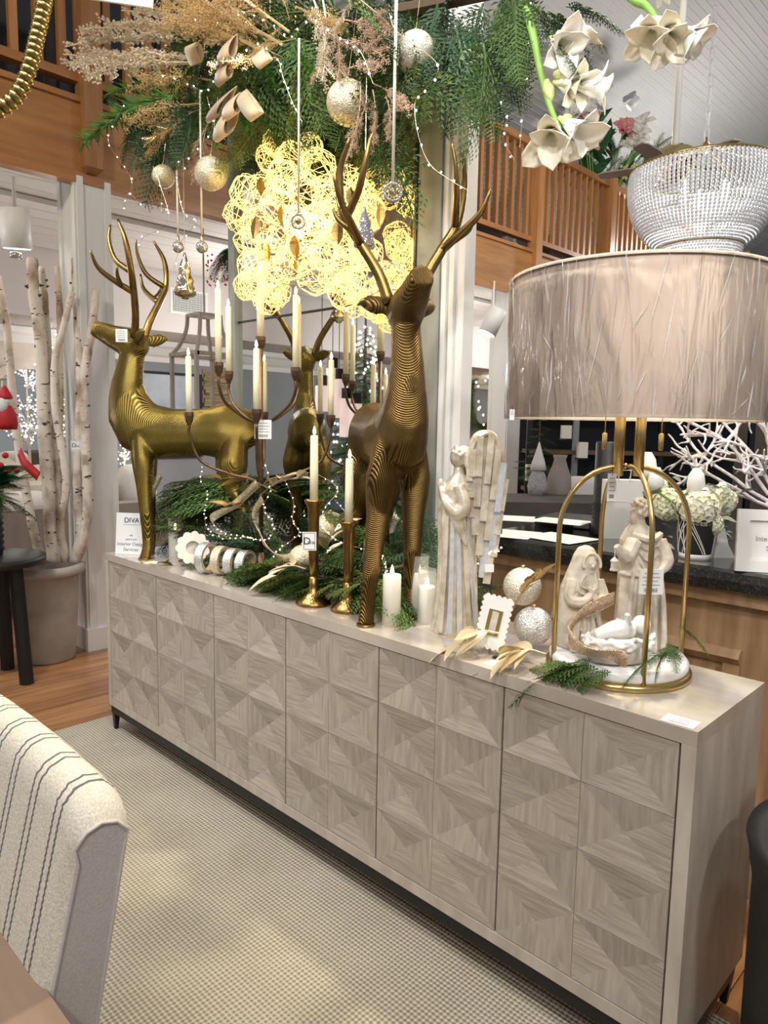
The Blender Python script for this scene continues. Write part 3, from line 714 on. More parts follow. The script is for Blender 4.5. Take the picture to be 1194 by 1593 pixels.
def glitter_ball(c, r, mt, label, group, name='ornament_ball', hang=None):
    o = thing(name, label, 'ornament', c, group)
    MB().ball(c, r, 28, 18).build('ball', mt, o, True)
    MB().lathe([(r*.13, 0), (r*.14, r*.10), (r*.11, r*.16), (r*.02, r*.17)], V(*c)+V(0, 0, r*.97), 10).build('cap', 'brushed_gold', o, True)
    if hang: MB().tube([V(*c)+V(0, 0, r*1.1), hang], .0009, 4).build('hanging_thread', 'copper_wire', o)
    return o
AX = V(.716, .698, 0); AY = V(-.698, .716, 0); AZR = math.atan2(.698, .716)

# ------------------------------------------------------------------ shell angel
an = thing('angel_statue', 'mother of pearl angel statue with raised wings facing the tall candlesticks', 'angel statue', (1.722, .185, TZ), None, AZR)
k_ = .00168
def X(px): return (px-705)*k_
def Z(py): return (988-py)*k_
b = MB(); R = []
for (px, py, hw, hd) in ((706, 988, .066, .055), (706, 975, .062, .052), (707, 940, .055, .047), (707, 890, .051, .043), (705, 850, .048, .042), (701, 815, .045, .04), (698, 785, .04, .037), (699, 760, .036, .034), (702, 745, .027, .027), (704, 735, .015, .016), (703, 726, .012, .013)):
    n = 40; R.append([V(X(px)+(hw+.0045*math.sin(9*2*PI*j/n+py*.006)*min(1, (py-730)/120))*math.cos(2*PI*j/n), (hd+.0045*math.sin(9*2*PI*j/n+py*.006)*min(1, (py-730)/120))*math.sin(2*PI*j/n), Z(py)) for j in range(n)])
b.rings(R)
b.ball((X(703), 0, Z(709)), .0235, 16, 12, (1.0, .92, 1.18)); b.ball((X(697), 0, Z(707)), .007, 8, 6, (1.2, .7, 1)); b.ball((X(711), .0, Z(703)), .02, 12, 8, (1, 1.05, 1.1))
for i in range(26):
    t = i/25; a = i*2.4; z_ = Z(709)+.004+.024*t; rr_ = .0245*math.sqrt(max(.03, 1-((z_-Z(709))/.030)**2))
    if math.cos(a) < -.5 and t < .45: continue
    b.ball((X(703.5)+rr_*math.cos(a), rr_*math.sin(a)*.95, z_), .0048, 6, 5)
b.tube([(X(712), -.01, Z(700)), (X(718), -.018, Z(720)), (X(722), -.02, Z(740))], [.012, .012, .006], 8)
b.tube([(X(712), .01, Z(700)), (X(718), .018, Z(720)), (X(720), .02, Z(738))], [.012, .012, .006], 8)
for s in (-1, 1):
    b.tube(bez([(X(704), s*.03, Z(752)), (X(712), s*.044, Z(782)), (X(700), s*.04, Z(795)), (X(685), s*.022, Z(778)), (X(677), s*.008, Z(758))], 5), rads([.017, .017, .018, .014, .008], 21), 10)
    b.tube(bez([(X(694), s*.035, Z(790)), (X(704), s*.044, Z(815)), (X(716), s*.045, Z(845))], 5), rads([.018, .014, .004], 11), 8, flat=.5)
b.ball((X(676), 0, Z(752)), .0145, 10, 8, (.7, .6, 1.2))
o = b.build('body', 'capiz', an, local=True); sculpt(o, .0030, 1)
for i in range(5):   # silver shell panels down the robe
    a = -PI/2-.75+i*.42; pts = []; sd_ = []
    for j in range(9):
        t = j/8; py = lerp(800-8*i, 984, t); hw = lerp(.046, .066, t**1.5); hd = lerp(.043, .056, t**1.5); cx_ = lerp(X(699), X(706), t)
        aa = a+(.25-.12*i)*(1-t)
        pts.append(V(cx_+hw*math.cos(aa), hd*math.sin(aa), Z(py))); sd_.append(V(-math.sin(aa), math.cos(aa), 0)*(.0045+.003*t))
    MB().strip(pts, sd_, .0018).build('shell_panel', 'capiz_silver' if i in (1, 2, 4) else 'capiz', an, local=True)
arch = [(718, 725), (722, 695), (733, 675), (750, 672), (762, 690), (770, 715), (774, 740)]
low = [(716, 772), (722, 800), (730, 828), (737, 860), (743, 895), (750, 905), (759, 862)]
for s in (-1, 1):
    yy = s*.028
    wb = MB()
    apts = bez([V(X(p[0]), yy, Z(p[1])) for p in arch], 5); wb.tube(apts, rads([.006, .0095, .008, .006], len(apts)), 8)
    wb.prism([(X(p[0])*1.0, Z(p[1])) for p in ((717, 730), (723, 698), (735, 678), (750, 676), (762, 692), (769, 716), (772, 745), (766, 800), (754, 860), (744, 895), (736, 850), (724, 790), (712, 765))], (1, 0, 0), (0, 0, 1), (0, yy+.004, 0), (0, -.008, 0))
    wing = wb.build('wing', 'capiz', an, local=True)
    for j in range(7):
        A0 = V(X(arch[j][0]), yy, Z(arch[j][1])); B0 = V(X(low[j][0]), yy, Z(low[j][1])); d = (B0-A0); dn = d.normalized(); sd_ = dn.cross(V(0, 1, 0)).normalized()
        for q in range(3):
            p0 = A0+d*(q*.31); p1 = A0+d*min(1, (q*.31+.40)); w0 = .0085+.001*q
            off = s*(.006+.0045*(2-q)+.0008*(j % 2))
            fb = MB(); y0 = V(0, off-s*.003, 0); y1 = V(0, off+s*.003, 0); tn = V(0, s*.0022, 0)
            fb.add([p0-sd_*w0+y0, p0+sd_*w0+y0, p1+sd_*w0*.95+y1, p1-sd_*w0*.95+y1, p0-sd_*w0+y0-tn, p0+sd_*w0+y0-tn, p1+sd_*w0*.95+y1-tn, p1-sd_*w0*.95+y1-tn], [(0, 1, 2, 3), (7, 6, 5, 4), (0, 4, 5, 1), (1, 5, 6, 2), (2, 6, 7, 3), (3, 7, 4, 0)])
            fb.build('feather', 'capiz_silver' if (j*2+q) % 5 in (0, 1) and j > 3 else 'capiz', wing, local=True)
# ------------------------------------------------------------------ table lamp
LX, LY = 2.170, .222
mat('linen_shade', (.60, .485, .395), .85, var=(1, (.645, .53, .44)), stretch=(90, 90, 9))
mat('shade_lining', (.86, .80, .68), .8)
def wrapmat():
    m = bpy.data.materials.new('plastic_wrap'); m.use_nodes = True; nt = m.node_tree; nt.nodes.clear()
    out = nt.nodes.new('ShaderNodeOutputMaterial'); mx = nt.nodes.new('ShaderNodeMixShader'); tr = nt.nodes.new('ShaderNodeBsdfTransparent'); gl = nt.nodes.new('ShaderNodeBsdfGlossy'); gl.inputs['Roughness'].default_value = .09
    lw = nt.nodes.new('ShaderNodeFresnel'); lw.inputs[0].default_value = 1.3
    tc = nt.nodes.new('ShaderNodeTexCoord'); mp = nt.nodes.new('ShaderNodeMapping'); mp.inputs['Scale'].default_value = (26, 26, 3.2); nt.links.new(tc.outputs['Object'], mp.inputs[0])
    nz = nt.nodes.new('ShaderNodeTexNoise'); nz.inputs['Scale'].default_value = .9; nz.inputs['Detail'].default_value = 3; nz.inputs['Distortion'].default_value = .9; nt.links.new(mp.outputs[0], nz.inputs['Vector'])
    pg = nt.nodes.new('ShaderNodeMath'); pg.operation = 'PINGPONG'; pg.inputs[1].default_value = .09; nt.links.new(nz.outputs[0], pg.inputs[0])
    bp = nt.nodes.new('ShaderNodeBump'); bp.inputs['Strength'].default_value = 1; bp.inputs['Distance'].default_value = .010; nt.links.new(pg.outputs[0], bp.inputs['Height'])
    nt.links.new(bp.outputs[0], gl.inputs['Normal']); nt.links.new(bp.outputs[0], lw.inputs['Normal'])
    mu = nt.nodes.new('ShaderNodeMath'); mu.operation = 'MULTIPLY_ADD'; mu.inputs[1].default_value = 1; mu.inputs[2].default_value = .012; nt.links.new(lw.outputs[0], mu.inputs[0]); nt.links.new(mu.outputs[0], mx.inputs[0]); nt.links.new(tr.outputs[0], mx.inputs[1]); nt.links.new(gl.outputs[0], mx.inputs[2]); nt.links.new(mx.outputs[0], out.inputs[0]); _m['plastic_wrap'] = m
wrapmat()
lp = thing('table_lamp', 'gold cage table lamp with large linen drum shade still in plastic wrap', 'lamp', (LX, LY, TZ))
MB().lathe([(.158, 0), (.160, .003), (.160, .013), (.152, .016), (.10, .016)], (LX, LY, TZ), 64).build('base_ring', 'brushed_gold', lp, True)
MB().lathe([(.150, .016), (.153, .022), (.153, .034), (.146, .042), (.001, .043)], (LX, LY, TZ), 64).build('marble_disc', 'white_stone', lp, True)
for k in range(4):
    a = math.radians(-43+90*k); e = V(math.cos(a), math.sin(a), 0); r = .141; o = V(LX, LY, 0)
    pts = [o+e*(r+.008)+V(0, 0, TZ+.014), o+e*(r+.008)+V(0, 0, 1.10)]+[o+e*(.022+(r-.014)*math.cos(t))+V(0, 0, 1.10+.145*math.sin(t)) for t in [PI/2*i/10 for i in range(1, 11)]]+[o+e*.012+V(0, 0, 1.247)]
    MB().tube(pts, .0058, 10).build('hoop_arm', 'brushed_gold', lp, True)
for s in (-1, 1):
    c = V(LX, LY, 0)+AX*s*.023; MB().lathe([(.0115, 1.225), (.0115, 1.42)], c, 16).build('column_rod', 'brushed_gold', lp, True)
    c = V(LX, LY, 0)+AX*s*.062-AY*.02; pc = MB().tube([c+V(0, 0, 1.40), c+V(0, 0, 1.318)], .0012, 5).build('pull_chain', 'brushed_gold', lp)
    MB().lathe([(.004, 1.283), (.0055, 1.286), (.0055, 1.318), (.003, 1.321)], c, 12).build('pull_weight', 'brushed_gold', pc, True)
MB().lathe([(.03, 1.418), (.05, 1.42), (.05, 1.43), (.005, 1.432)], (LX, LY, 0), 20).build('socket_plate', 'brushed_gold', lp, True)
SR, S0, S1 = .268, 1.350, 1.650
MB().lathe([(SR+.003, S0), (SR, S1), (SR-.003, S1), (SR, S0)], (LX, LY, 0), 96, False).build('shade', 'linen_shade', lp, True)
MB().lathe([(SR-.0005, S0), (SR-.0035, S1), (SR-.0045, S1), (SR-.0015, S0)], (LX, LY, 0), 96, False).build('shade_lining', 'shade_lining', lp, True)
for z in (S0, S1-.005): MB().lathe([(SR+.0045, z), (SR+.0045, z+.006), (SR-.005, z+.006), (SR-.005, z)], (LX, LY, 0), 96, False).build('shade_trim', 'linen_shade', lp, True)
for a in range(3): 
    e = V(math.cos(a*2.094), math.sin(a*2.094), 0); MB().tube([V(LX, LY, 1.60), V(LX, LY, 1.61)+e*(SR-.006)], .0025, 5).build('spider_arm', 'brushed_gold', lp)
wr = MB()
def wobw(a, z): return .004+.0025*noise.noise(V(math.cos(a)*9, math.sin(a)*9, z*6))+.0045*max(0, noise.noise(V(math.cos(a)*22+5, math.sin(a)*22, z*9)))
wr.lathe([(SR+.004, S0-.002+(S1-S0+.004)*i/22) for i in range(23)], (LX, LY, 0), 220, False, wob=wobw)
wr.build('plastic_wrap', 'plastic_wrap', lp, True, label='clear crinkled plastic wrap')
mat('plastic_fold_highlight', (.95, .95, 1), .12, alpha=.34, spec=1, coat=1)  # fold plastic; whitish colour stands in for highlight streaks on the wrap
q = random.Random(12); cr_ = MB()
for i in range(150):
    a = q.uniform(-2.9, .9); z = q.uniform(S0+.01, S1-.02); L = q.choice((.03, .05, .08, .12, .18))*q.uniform(.6, 1.2); sl = q.gauss(0, .12) if L > .06 else q.gauss(0, .6); h = q.uniform(.001, .003); wd_ = q.uniform(.0003, .0009); P = []; n = 6
    for k in range(n):
        t = k/(n-1); zz = min(S1-.004, max(S0+.004, z+L*(t-.5))); aa = a+sl*(zz-z)/SR+.0015*q.gauss(0, 1); env = math.sin(PI*(.04+.92*t))
        e = V(math.cos(aa), math.sin(aa), 0); tn = V(-math.sin(aa), math.cos(aa), 0); c_ = V(LX, LY, zz)+e*(SR+.0075)
        P.append([c_-tn*wd_*env*1.6, c_+tn*wd_*env*.5+e*h*env, c_+tn*wd_*env*1.8])
    cr_.rings(P)
x = cr_.build('wrap_highlight_folds', 'plastic_fold_highlight', lp); x['kind'] = 'stuff'
tq = price_tag(lp, at(951, 758, y=.16), .019, .06)
price_tag(lp, at(796, 645, d=1.50), .010, .022, bar=False, lines=3, name='maker_label')
# ------------------------------------------------------------------ nativity figures on the lamp base
ZN = TZ+.044
def figure(name, label, loc, group='nativity figures'): return thing(name, label, 'figurine', loc, group, AZR+.18)
ks = .00147
ma = figure('kneeling_figurine', 'ivory kneeling woman figurine in a hooded veil with hands on chest', (2.085, .195, ZN))
b = MB(); R = []
for (cx_, z, hw, hd) in ((.0, 0, .055, .05), (0, .015, .056, .05), (-.002, .06, .053, .046), (-.003, .10, .049, .04), (-.002, .14, .046, .036), (.002, .17, .039, .032), (.004, .195, .031, .028), (.006, .215, .026, .026), (.006, .230, .018, .018), (.006, .236, .006, .006)):
    n = 30; R.append([V(cx_+(hw+.002*math.sin(7*2*PI*j/n))*math.cos(2*PI*j/n), (hd+.002*math.sin(7*2*PI*j/n+z*20))*math.sin(2*PI*j/n), z) for j in range(n)])
b.rings(R)
b.ball((.009, -.02, .196), .0175, 12, 10, (.85, .85, 1.15)); b.ball((.009, -.036, .192), .0035, 6, 5, (1, 1, 1.4)); b.ball((.009, -.026, .178), .007, 8, 6)
for s in (-1, 1):
    b.tube(bez([(s*.030+.003, -.012, .155), (s*.040, -.030, .118), (s*.018, -.050, .115), (.004, -.048, .135)], 4), rads([.016, .015, .012, .007], 13), 8)
    for f_ in range(3): b.tube([(.004+s*.004, -.053, .128+f_*.005), (.004-s*.012, -.052, .142+f_*.004)], [.0035, .002], 5)
b.tube([(.009+.021*math.cos(t), -.030+.004*math.sin(t), .197+.024*math.sin(t)) for t in [PI*1.25*i/9-.4 for i in range(10)]], .0042, 6)
for s in (-1, 1):
    for k in range(3): b.tube(bez([(.006+s*.012, -.030, .172-.012*k), (s*(.020+.004*k), -.036, .150-.014*k), (.004, -.044, .140-.014*k)], 4), .0032, 5)
for s in (-1, 1): b.ball((.009+s*.006, -.0335, .199), .0022, 6, 5)
for x_ in (-.03, -.012, .010, .028): b.tube(bez([(x_*.6, -.040, .10), (x_, -.050, .05), (x_*1.25, -.054, .0)], 4), rads([.004, .008, .010], 9), 6)
sculpt(b.build('body', 'resin_statue', ma, local=True), .0018, 1)
jo = figure('standing_figurine', 'ivory standing bearded man figurine in a cloak holding a small lantern', (2.185, .275, ZN))
b = MB(); R = []
for (cx_, z, hw, hd) in ((.006, 0, .060, .045), (.006, .02, .058, .043), (.004, .10, .053, .040), (.002, .17, .050, .037), (0, .22, .050, .036), (-.003, .255, .046, .034), (-.006, .278, .030, .026), (-.008, .292, .014, .015), (-.009, .302, .012, .013)):
    n = 32; R.append([V(cx_+(hw+.0025*math.sin(8*2*PI*j/n))*math.cos(2*PI*j/n), (hd+.003*math.sin(8*2*PI*j/n+z*6))*math.sin(2*PI*j/n), z) for j in range(n)])
b.rings(R)
b.ball((-.010, -.002, .322), .0205, 12, 10, (.92, .95, 1.2)); b.ball((-.031, -.004, .320), .004, 6, 5, (1, 1, 1.5)); b.ball((-.024, -.003, .304), .0115, 8, 8, (.8, .9, 1.3))
for i in range(46):
    t = i/45; z = .312+.036*t; rr_ = .0215*math.sqrt(max(.02, 1-((z-.322)/.026)**2)); a = i*2.4
    if math.cos(a) < -.55 and z < .336: continue
    b.ball((-.008+rr_*math.cos(a)*.95, -.002+rr_*math.sin(a), z), .0052, 6, 5)
for s in (-1, 1): b.ball((-.0285, -.003+s*.007, .3255), .0024, 6, 5)
for i in range(14): b.ball((-.024-.004*math.sin(i*1.7), -.003+.009*math.cos(i*2.1), .306-.011*(i/14)), .0045, 6, 5)
for k in range(4): b.tube(bez([(-.030+.004*k, -.026, .262-.02*k), (-.004, -.040-.002*k, .236-.024*k), (.03, -.030, .250-.022*k)], 4), .0034, 5)
b.tube([(.050*math.cos(t), -.002+.040*math.sin(t), .178) for t in [PI+PI*i/10 for i in range(11)]], .004, 6)
b.tube(bez([(-.03, -.026, .255), (-.052, -.036, .225), (-.068, -.042, .232), (-.084, -.044, .248)], 4), rads([.019, .018, .014, .007], 13), 8)
b.tube(bez([(.034, -.02, .255), (.045, -.038, .21), (.020, -.048, .185)], 4), rads([.017, .017, .008], 9), 8)
b.tube(bez([(.034, -.024, .27), (.0, -.042, .26), (-.034, -.022, .27)], 4), .008, 6)
for x_ in (-.042, -.02, 0, .02, .042): b.tube(bez([(x_*.8, -.036, .19), (x_, -.043, .10), (x_*1.1, -.047, .0)], 4), rads([.004, .007, .009], 9), 6)
sculpt(b.build('body', 'resin_statue', jo, local=True), .0020, 1)
ln = MB().lathe([(.002, .028), (.010, .020), (.0105, .018), (.0085, .017), (.0085, .002), (.0105, 0), (.0105, -.003), (.001, -.003)], (-.086, -.044, .195), 6).tube([(-.086, -.044, .223), (-.086, -.044, .243)], .0012, 5).build('lantern', 'resin_statue', jo, local=True)
tg = world_tag(jo, at(1012, 905, y=.165), .052, .055)
bb = figure('manger_figurine', 'ivory infant figurine lying in a straw filled manger on the lamp base', (2.205, .150, ZN))
bb.scale = (1.25, 1.25, 1.25)
b = MB()
b.lathe([(.03, 0), (.045, .004), (.052, .02), (.053, .034), (.045, .036), (.001, .03)], (0, 0, 0), 24, sx=1.22, sy=.78)
o = b.build('manger', 'resin_statue', bb, True, local=True)
b = MB(); q = random.Random(3)
for i in range(150):
    a = q.uniform(0, 2*PI); rr_ = q.uniform(.75, 1.05); p = V(.064*math.cos(a)*rr_, .041*math.sin(a)*rr_, q.uniform(.030, .047)); t = V(-math.sin(a)*1.2+q.uniform(-.5, .5), math.cos(a)+q.uniform(-.5, .5), q.uniform(-.4, .4))*.007
    b.tube([p-t, p, p+t], [.002, .0045, .002], 5)
sculpt(b.build('straw', 'white_stone', bb, local=True), .0022, 1)
b = MB(); b.tube(bez([(-.045, 0, .046), (-.01, -.004, .056), (.024, 0, .056)], 5), rads([.010, .019, .015], 11), 10); b.ball((.042, 0, .064), .0165, 12, 10); b.ball((.042, -.016, .064), .003, 6, 5)
b.tube([(.016, -.008, .062), (.008, -.012, .078), (.006, -.014, .088)], [.006, .005, .0055], 7); b.tube([(.02, .010, .062), (.0, .014, .070)], [.006, .005], 7)
sculpt(b.build('infant', 'white_stone', bb, local=True), .0024, 2)
# ------------------------------------------------------------------ greenery on the sideboard
gd = thing('cedar_garland', 'thick green cedar garland lying along the sideboard around the candelabra', 'garland', (.85, .30, TZ))
MB().tube(bez([(.20, .30, TZ+.03), (.5, .33, TZ+.04), (.85, .31, TZ+.04), (1.2, .30, TZ+.035), (1.62, .33, TZ+.03)], 6), .012, 6).build('spine', 'twig', gd)
def sp(par, a, b_, key, roll=None, name=None, wide=1):
    a, b_ = Vector(a), Vector(b_)
    if par is gd: a.y = min(a.y, .40); b_.y = min(b_.y, .43)
    d = b_-a
    nm = {'p': 'pine_sprig', 'bg': 'berry_spray', 'bk': 'berry_spray', 'bs': 'berry_spray', 'br': 'berry_spray'}.get(key, 'cedar_sprig')
    return place(nm, rnd.choice(SPR[key]), par, a, d, d.length, rnd.uniform(-.5, .5) if roll is None else roll, wide)
for i in range(46):     # back mass, rising
    t = i/45; x = .42+1.12*t; y = rnd.uniform(.24, .36); z = TZ+rnd.uniform(.03, .13)
    left = (1 if t < .38 else -1) if rnd.random() < .8 else rnd.choice((-1, 1))
    d = V(-left*rnd.uniform(.4, 1), rnd.uniform(-.55, .12), rnd.uniform(-.1, .6)).normalized()*rnd.uniform(.2, .34)
    if x+d.x > 1.62: d.x = -abs(d.x)
    if x+d.x < .12: d.x = abs(d.x)*.3
    sp(gd, (x, y, z), V(x, y, z)+d, rnd.choice('ggb'))
for (a, b_, y0, y1) in (((345, 770), (222, 772), .30, .22), ((350, 760), (238, 745), .33, .30), ((350, 775), (215, 800), .30, .16), ((340, 790), (232, 815), .30, .2), ((360, 765), (250, 730), .33, .33), ((370, 770), (300, 725), .34, .36), ((335, 800), (245, 840), .26, .2), ((420, 760), (330, 730), .35, .36), ((365, 790), (270, 790), .27, .2), ((360, 800), (255, 780), .3, .24), ((345, 765), (230, 755), .26, .16), ((350, 755), (245, 738), .28, .22), ((380, 760), (290, 735), .3, .25), ((340, 770), (225, 790), .24, .12), ((355, 780), (250, 765), .22, .14), ((470, 770), (520, 740), .36, .38), ((450, 780), (380, 745), .34, .34)):
    sp(gd, at(*a, y=y0), at(*b_, y=y1), 'g', wide=1.25)
for (a, b_, y0, y1) in (((430, 885), (345, 915), .15, .05), ((480, 880), (395, 900), .15, .07), ((460, 900), (395, 940), .12, .03), ((500, 915), (440, 938), .12, .05), ((410, 880), (320, 880), .2, .12), ((540, 900), (450, 890), .2, .14), ((440, 880), (330, 905), .16, .07), ((470, 885), (350, 890), .16, .10), ((450, 890), (375, 928), .13, .05), ((520, 905), (420, 925), .14, .06), ((500, 900), (400, 905), .16, .10), ((330, 880), (262, 905), .13, .06), ((340, 878), (280, 885), .15, .10), ((560, 905), (470, 915), .16, .12), ((620, 905), (540, 910), .2, .14), ((600, 910), (665, 985), .17, .09), ((600, 900), (650, 960), .2, .13), ((590, 930), (600, 970), .13, .1), ((520, 925), (590, 945), .14, .1), ((380, 880), (440, 930), .15, .07), ((460, 860), (400, 870), .2, .13)):
    sp(gd, at(*a, y=y0), at(*b_, y=y1), rnd.choice('ggy'), wide=1.2)
for (a, b_, y0, y1) in (((625, 800), (600, 870), .36, .3), ((640, 790), (680, 860), .38, .33), ((610, 800), (575, 850), .36, .3), ((650, 800), (640, 890), .36, .3), ((600, 780), (670, 800), .4, .36), ((660, 810), (690, 900), .36, .3), ((580, 800), (610, 760), .4, .4), ((745, 915), (800, 905), .26, .30), ((700, 900), (770, 925), .3, .28), ((640, 860), (690, 900), .34, .28)):
    sp(gd, at(*a, y=y0), at(*b_, y=y1), 'b' if rnd.random() < .5 else 'g', wide=1.2)
for (a, b_, y0, y1) in (((470, 900), (385, 925), .12, .035), ((440, 895), (350, 905), .13, .05), ((490, 905), (410, 940), .11, .03), ((420, 890), (340, 895), .15, .08), ((520, 915), (455, 935), .11, .05), ((450, 905), (400, 915), .10, .04), ((560, 915), (500, 930), .12, .07), ((390, 880), (310, 895), .14, .07), ((430, 880), (370, 870), .18, .13), ((500, 890), (440, 880), .18, .13), ((550, 890), (600, 915), .2, .14), ((585, 900), (640, 925), .2, .17)):
    sp(gd, at(*a, y=y0)+V(0, 0, .012), at(*b_, y=y1)+V(0, 0, .012), rnd.choice('gyg'), wide=1.35)
lg = thing('cedar_sprig_bunch', 'green cedar sprigs tucked around the lamp base and manger', 'greenery', (2.1, .1, TZ))
for (a, b_, y0, y1, z_) in (((905, 1035), (792, 1052), .06, .02, 0), ((900, 1030), (805, 1042), .08, .04, 0), ((915, 1035), (800, 1048), .07, .02, 0), ((950, 1045), (870, 1062), .05, .01, 0), ((1040, 1010), (1000, 1045), .14, .1, 0), ((1035, 1000), (1065, 1025), .17, .17, 0), ((930, 1040), (830, 1060), .06, .015, 0), ((920, 1025), (860, 1045), .08, .03, 0), ((1030, 1015), (955, 1050), .13, .08, 0), ((1040, 1000), (1062, 1045), .18, .15, 0), ((1010, 1020), (1060, 1015), .13, .17, 0), ((1045, 1005), (1010, 1035), .16, .12, 0), ((1055, 975), (1115, 1000), .33, .36, 0)):
    sp(lg, at(*a, y=y0), at(*b_, y=y1), 'g', wide=1.3)

# gold leaf sprays
leaf_spray('gold leaf spray lying on the sideboard in front of the deer near the store sign', at(300, 895, y=.09), at(240, 880, y=.055), 6, .062, 'bright')
leaf_spray('gold leaf spray crossing the candelabra stem on the left', at(430, 765, y=.20), at(345, 745, y=.17), 7, .085)
leaf_spray('gold leaf spray reaching right behind the candelabra stem', at(405, 770, y=.18), at(462, 745, y=.18), 6, .085, 'pale')
leaf_spray('pale gold leaf spray resting on cedar left of the taller candlestick', at(475, 885, y=.10), at(430, 895, y=.06), 5, .085, 'pale')
leaf_spray('pale gold leaf spray behind the shorter candlestick', at(500, 885, y=.22), at(525, 815, y=.2), 7, .075, 'pale')
leaf_spray('gold leaf spray standing beside the deer front leg', at(560, 880, y=.22), at(590, 790, y=.25), 6, .06)
leaf_spray('pale gold leaf spray at the foot of the scalloped frame', at(775, 985, y=.09), at(712, 1004, y=.04), 7, .078, 'pale')
leaf_spray('pale gold leaf spray between the frame and the lamp base', at(850, 1018, y=.09), at(785, 1030, y=.045), 9, .085, 'pale')
leaf_spray('bright gold leaf spray draped over the silver ball', at(795, 950, y=.17), at(840, 900, y=.17), 9, .052, 'gold', .5)
leaf_spray('gold leaf spray in cedar left of the candelabra base', at(400, 800, y=.22), at(360, 790, y=.14), 6, .07)
# ornament balls on the sideboard
glitter_ball(at(470, 868, y=.155), .043, 'glitter_gold', 'gold glitter ball resting left of the taller candlestick', 'glitter balls on the sideboard')
glitter_ball(at(514, 820, y=.28), .052, 'glitter_gold', 'gold glitter ball raised in cedar behind the two candlesticks', 'glitter balls on the sideboard')
glitter_ball(at(829, 974, y=.185), .048, 'glitter_silver', 'silver glitter ball resting between the scalloped frame and lamp', 'glitter balls on the sideboard')
glitter_ball(at(812, 912, y=.275), .050, 'glitter_champagne', 'champagne glitter ball stacked behind the silver one', 'glitter balls on the sideboard')
# ribbons
def ribbon(label, pts, w_, mt, side=V(.3, -.6, .7), group='glitter ribbons'):
    P = bez(pts, 7); s = thing('ribbon', label, 'ribbon', P[0], group); n = len(P); sd_ = []
    for i in range(n): sd_.append((Vector(side).normalized() @ Matrix.Rotation(.25*math.sin(i*.45), 3, 'X'))*w_/2)
    MB().strip(P, sd_, .0008).build('band', mt, s, True)
    e = MB()
    for s_ in (-1, 1): e.tube([P[i]+sd_[i]*s_ for i in range(n)], .0016, 5)
    e.build('wired_edge', 'glitter_copper', s)
ribbon('copper glitter ribbon looping beside the manger on the lamp base', [at(955, 930, y=.16), at(905, 955, y=.13), at(884, 985, y=.10), at(905, 1010, y=.075), at(955, 1020, y=.06), at(975, 1030, y=.05)], .042, 'glitter_copper')
ribbon('brown glitter ribbon loop crossing in front of the candelabra', [at(400, 752, y=.16), at(365, 785, y=.14), at(335, 802, y=.13), at(330, 812, y=.15), at(355, 840, y=.2)], .035, 'glitter_gold')
ribbon('brown glitter ribbon curl hanging from cedar at the left deer leg', [at(250, 740, y=.13), at(233, 775, y=.10), at(221, 800, y=.09), at(222, 822, y=.11), at(240, 815, y=.15), at(290, 800, y=.2)], .03, 'glitter_gold')
ribbon('brown glitter ribbon twisting down the candelabra stem', [at(408, 775, y=.15), at(395, 800, y=.15), at(403, 828, y=.16), at(415, 850, y=.14), at(440, 868, y=.12), at(470, 860, y=.15)], .03, 'glitter_gold')
ribbon('copper ribbon lying in cedar behind the shorter candlestick', [at(495, 900, y=.2), at(530, 905, y=.19), at(570, 900, y=.2), at(620, 885, y=.24), at(650, 880, y=.26)], .03, 'glitter_copper')
# string lights
q_ = lambda px, py, y: at(px, py, y=y)
lights('fairy light strand trailing down through cedar left of the candelabra', [q_(316, 715, .28), q_(312, 745, .24), q_(322, 770, .2), q_(318, 800, .16), q_(325, 825, .14), q_(350, 838, .13), q_(380, 836, .13), q_(400, 840, .13)], 26)
lights('fairy light strand winding around the candelabra stem', [q_(412, 720, .17), q_(420, 760, .16), q_(410, 790, .15), q_(425, 815, .15), q_(415, 840, .14), q_(385, 835, .13), q_(350, 830, .13), q_(330, 815, .14)], 26)
lights('fairy light strand hanging between candelabra and taller candlestick', [q_(440, 740, .25), q_(456, 780, .2), q_(455, 810, .17), q_(465, 830, .15), q_(440, 850, .14), q_(420, 870, .12)], 18)
lights('fairy light strand arching behind the two candlesticks', [q_(490, 735, .3), q_(525, 760, .3), q_(505, 790, .25), q_(500, 815, .2), q_(520, 838, .2), q_(550, 850, .2), q_(595, 865, .22), q_(600, 900, .18)], 26)
lights('fairy light strand beside the right deer hind leg', [q_(570, 700, .38), q_(577, 725, .36), q_(582, 740, .36), q_(575, 750, .36)], 12)
lights('lit twig poking out behind the shell angel', [q_(745, 880, .22), q_(755, 866, .22), q_(768, 858, .22), q_(782, 852, .23)], 9)
lights('fairy light strand near the glass candles', [q_(590, 855, .22), q_(597, 878, .2), q_(606, 900, .16), q_(598, 918, .14), q_(606, 930, .13)], 10)
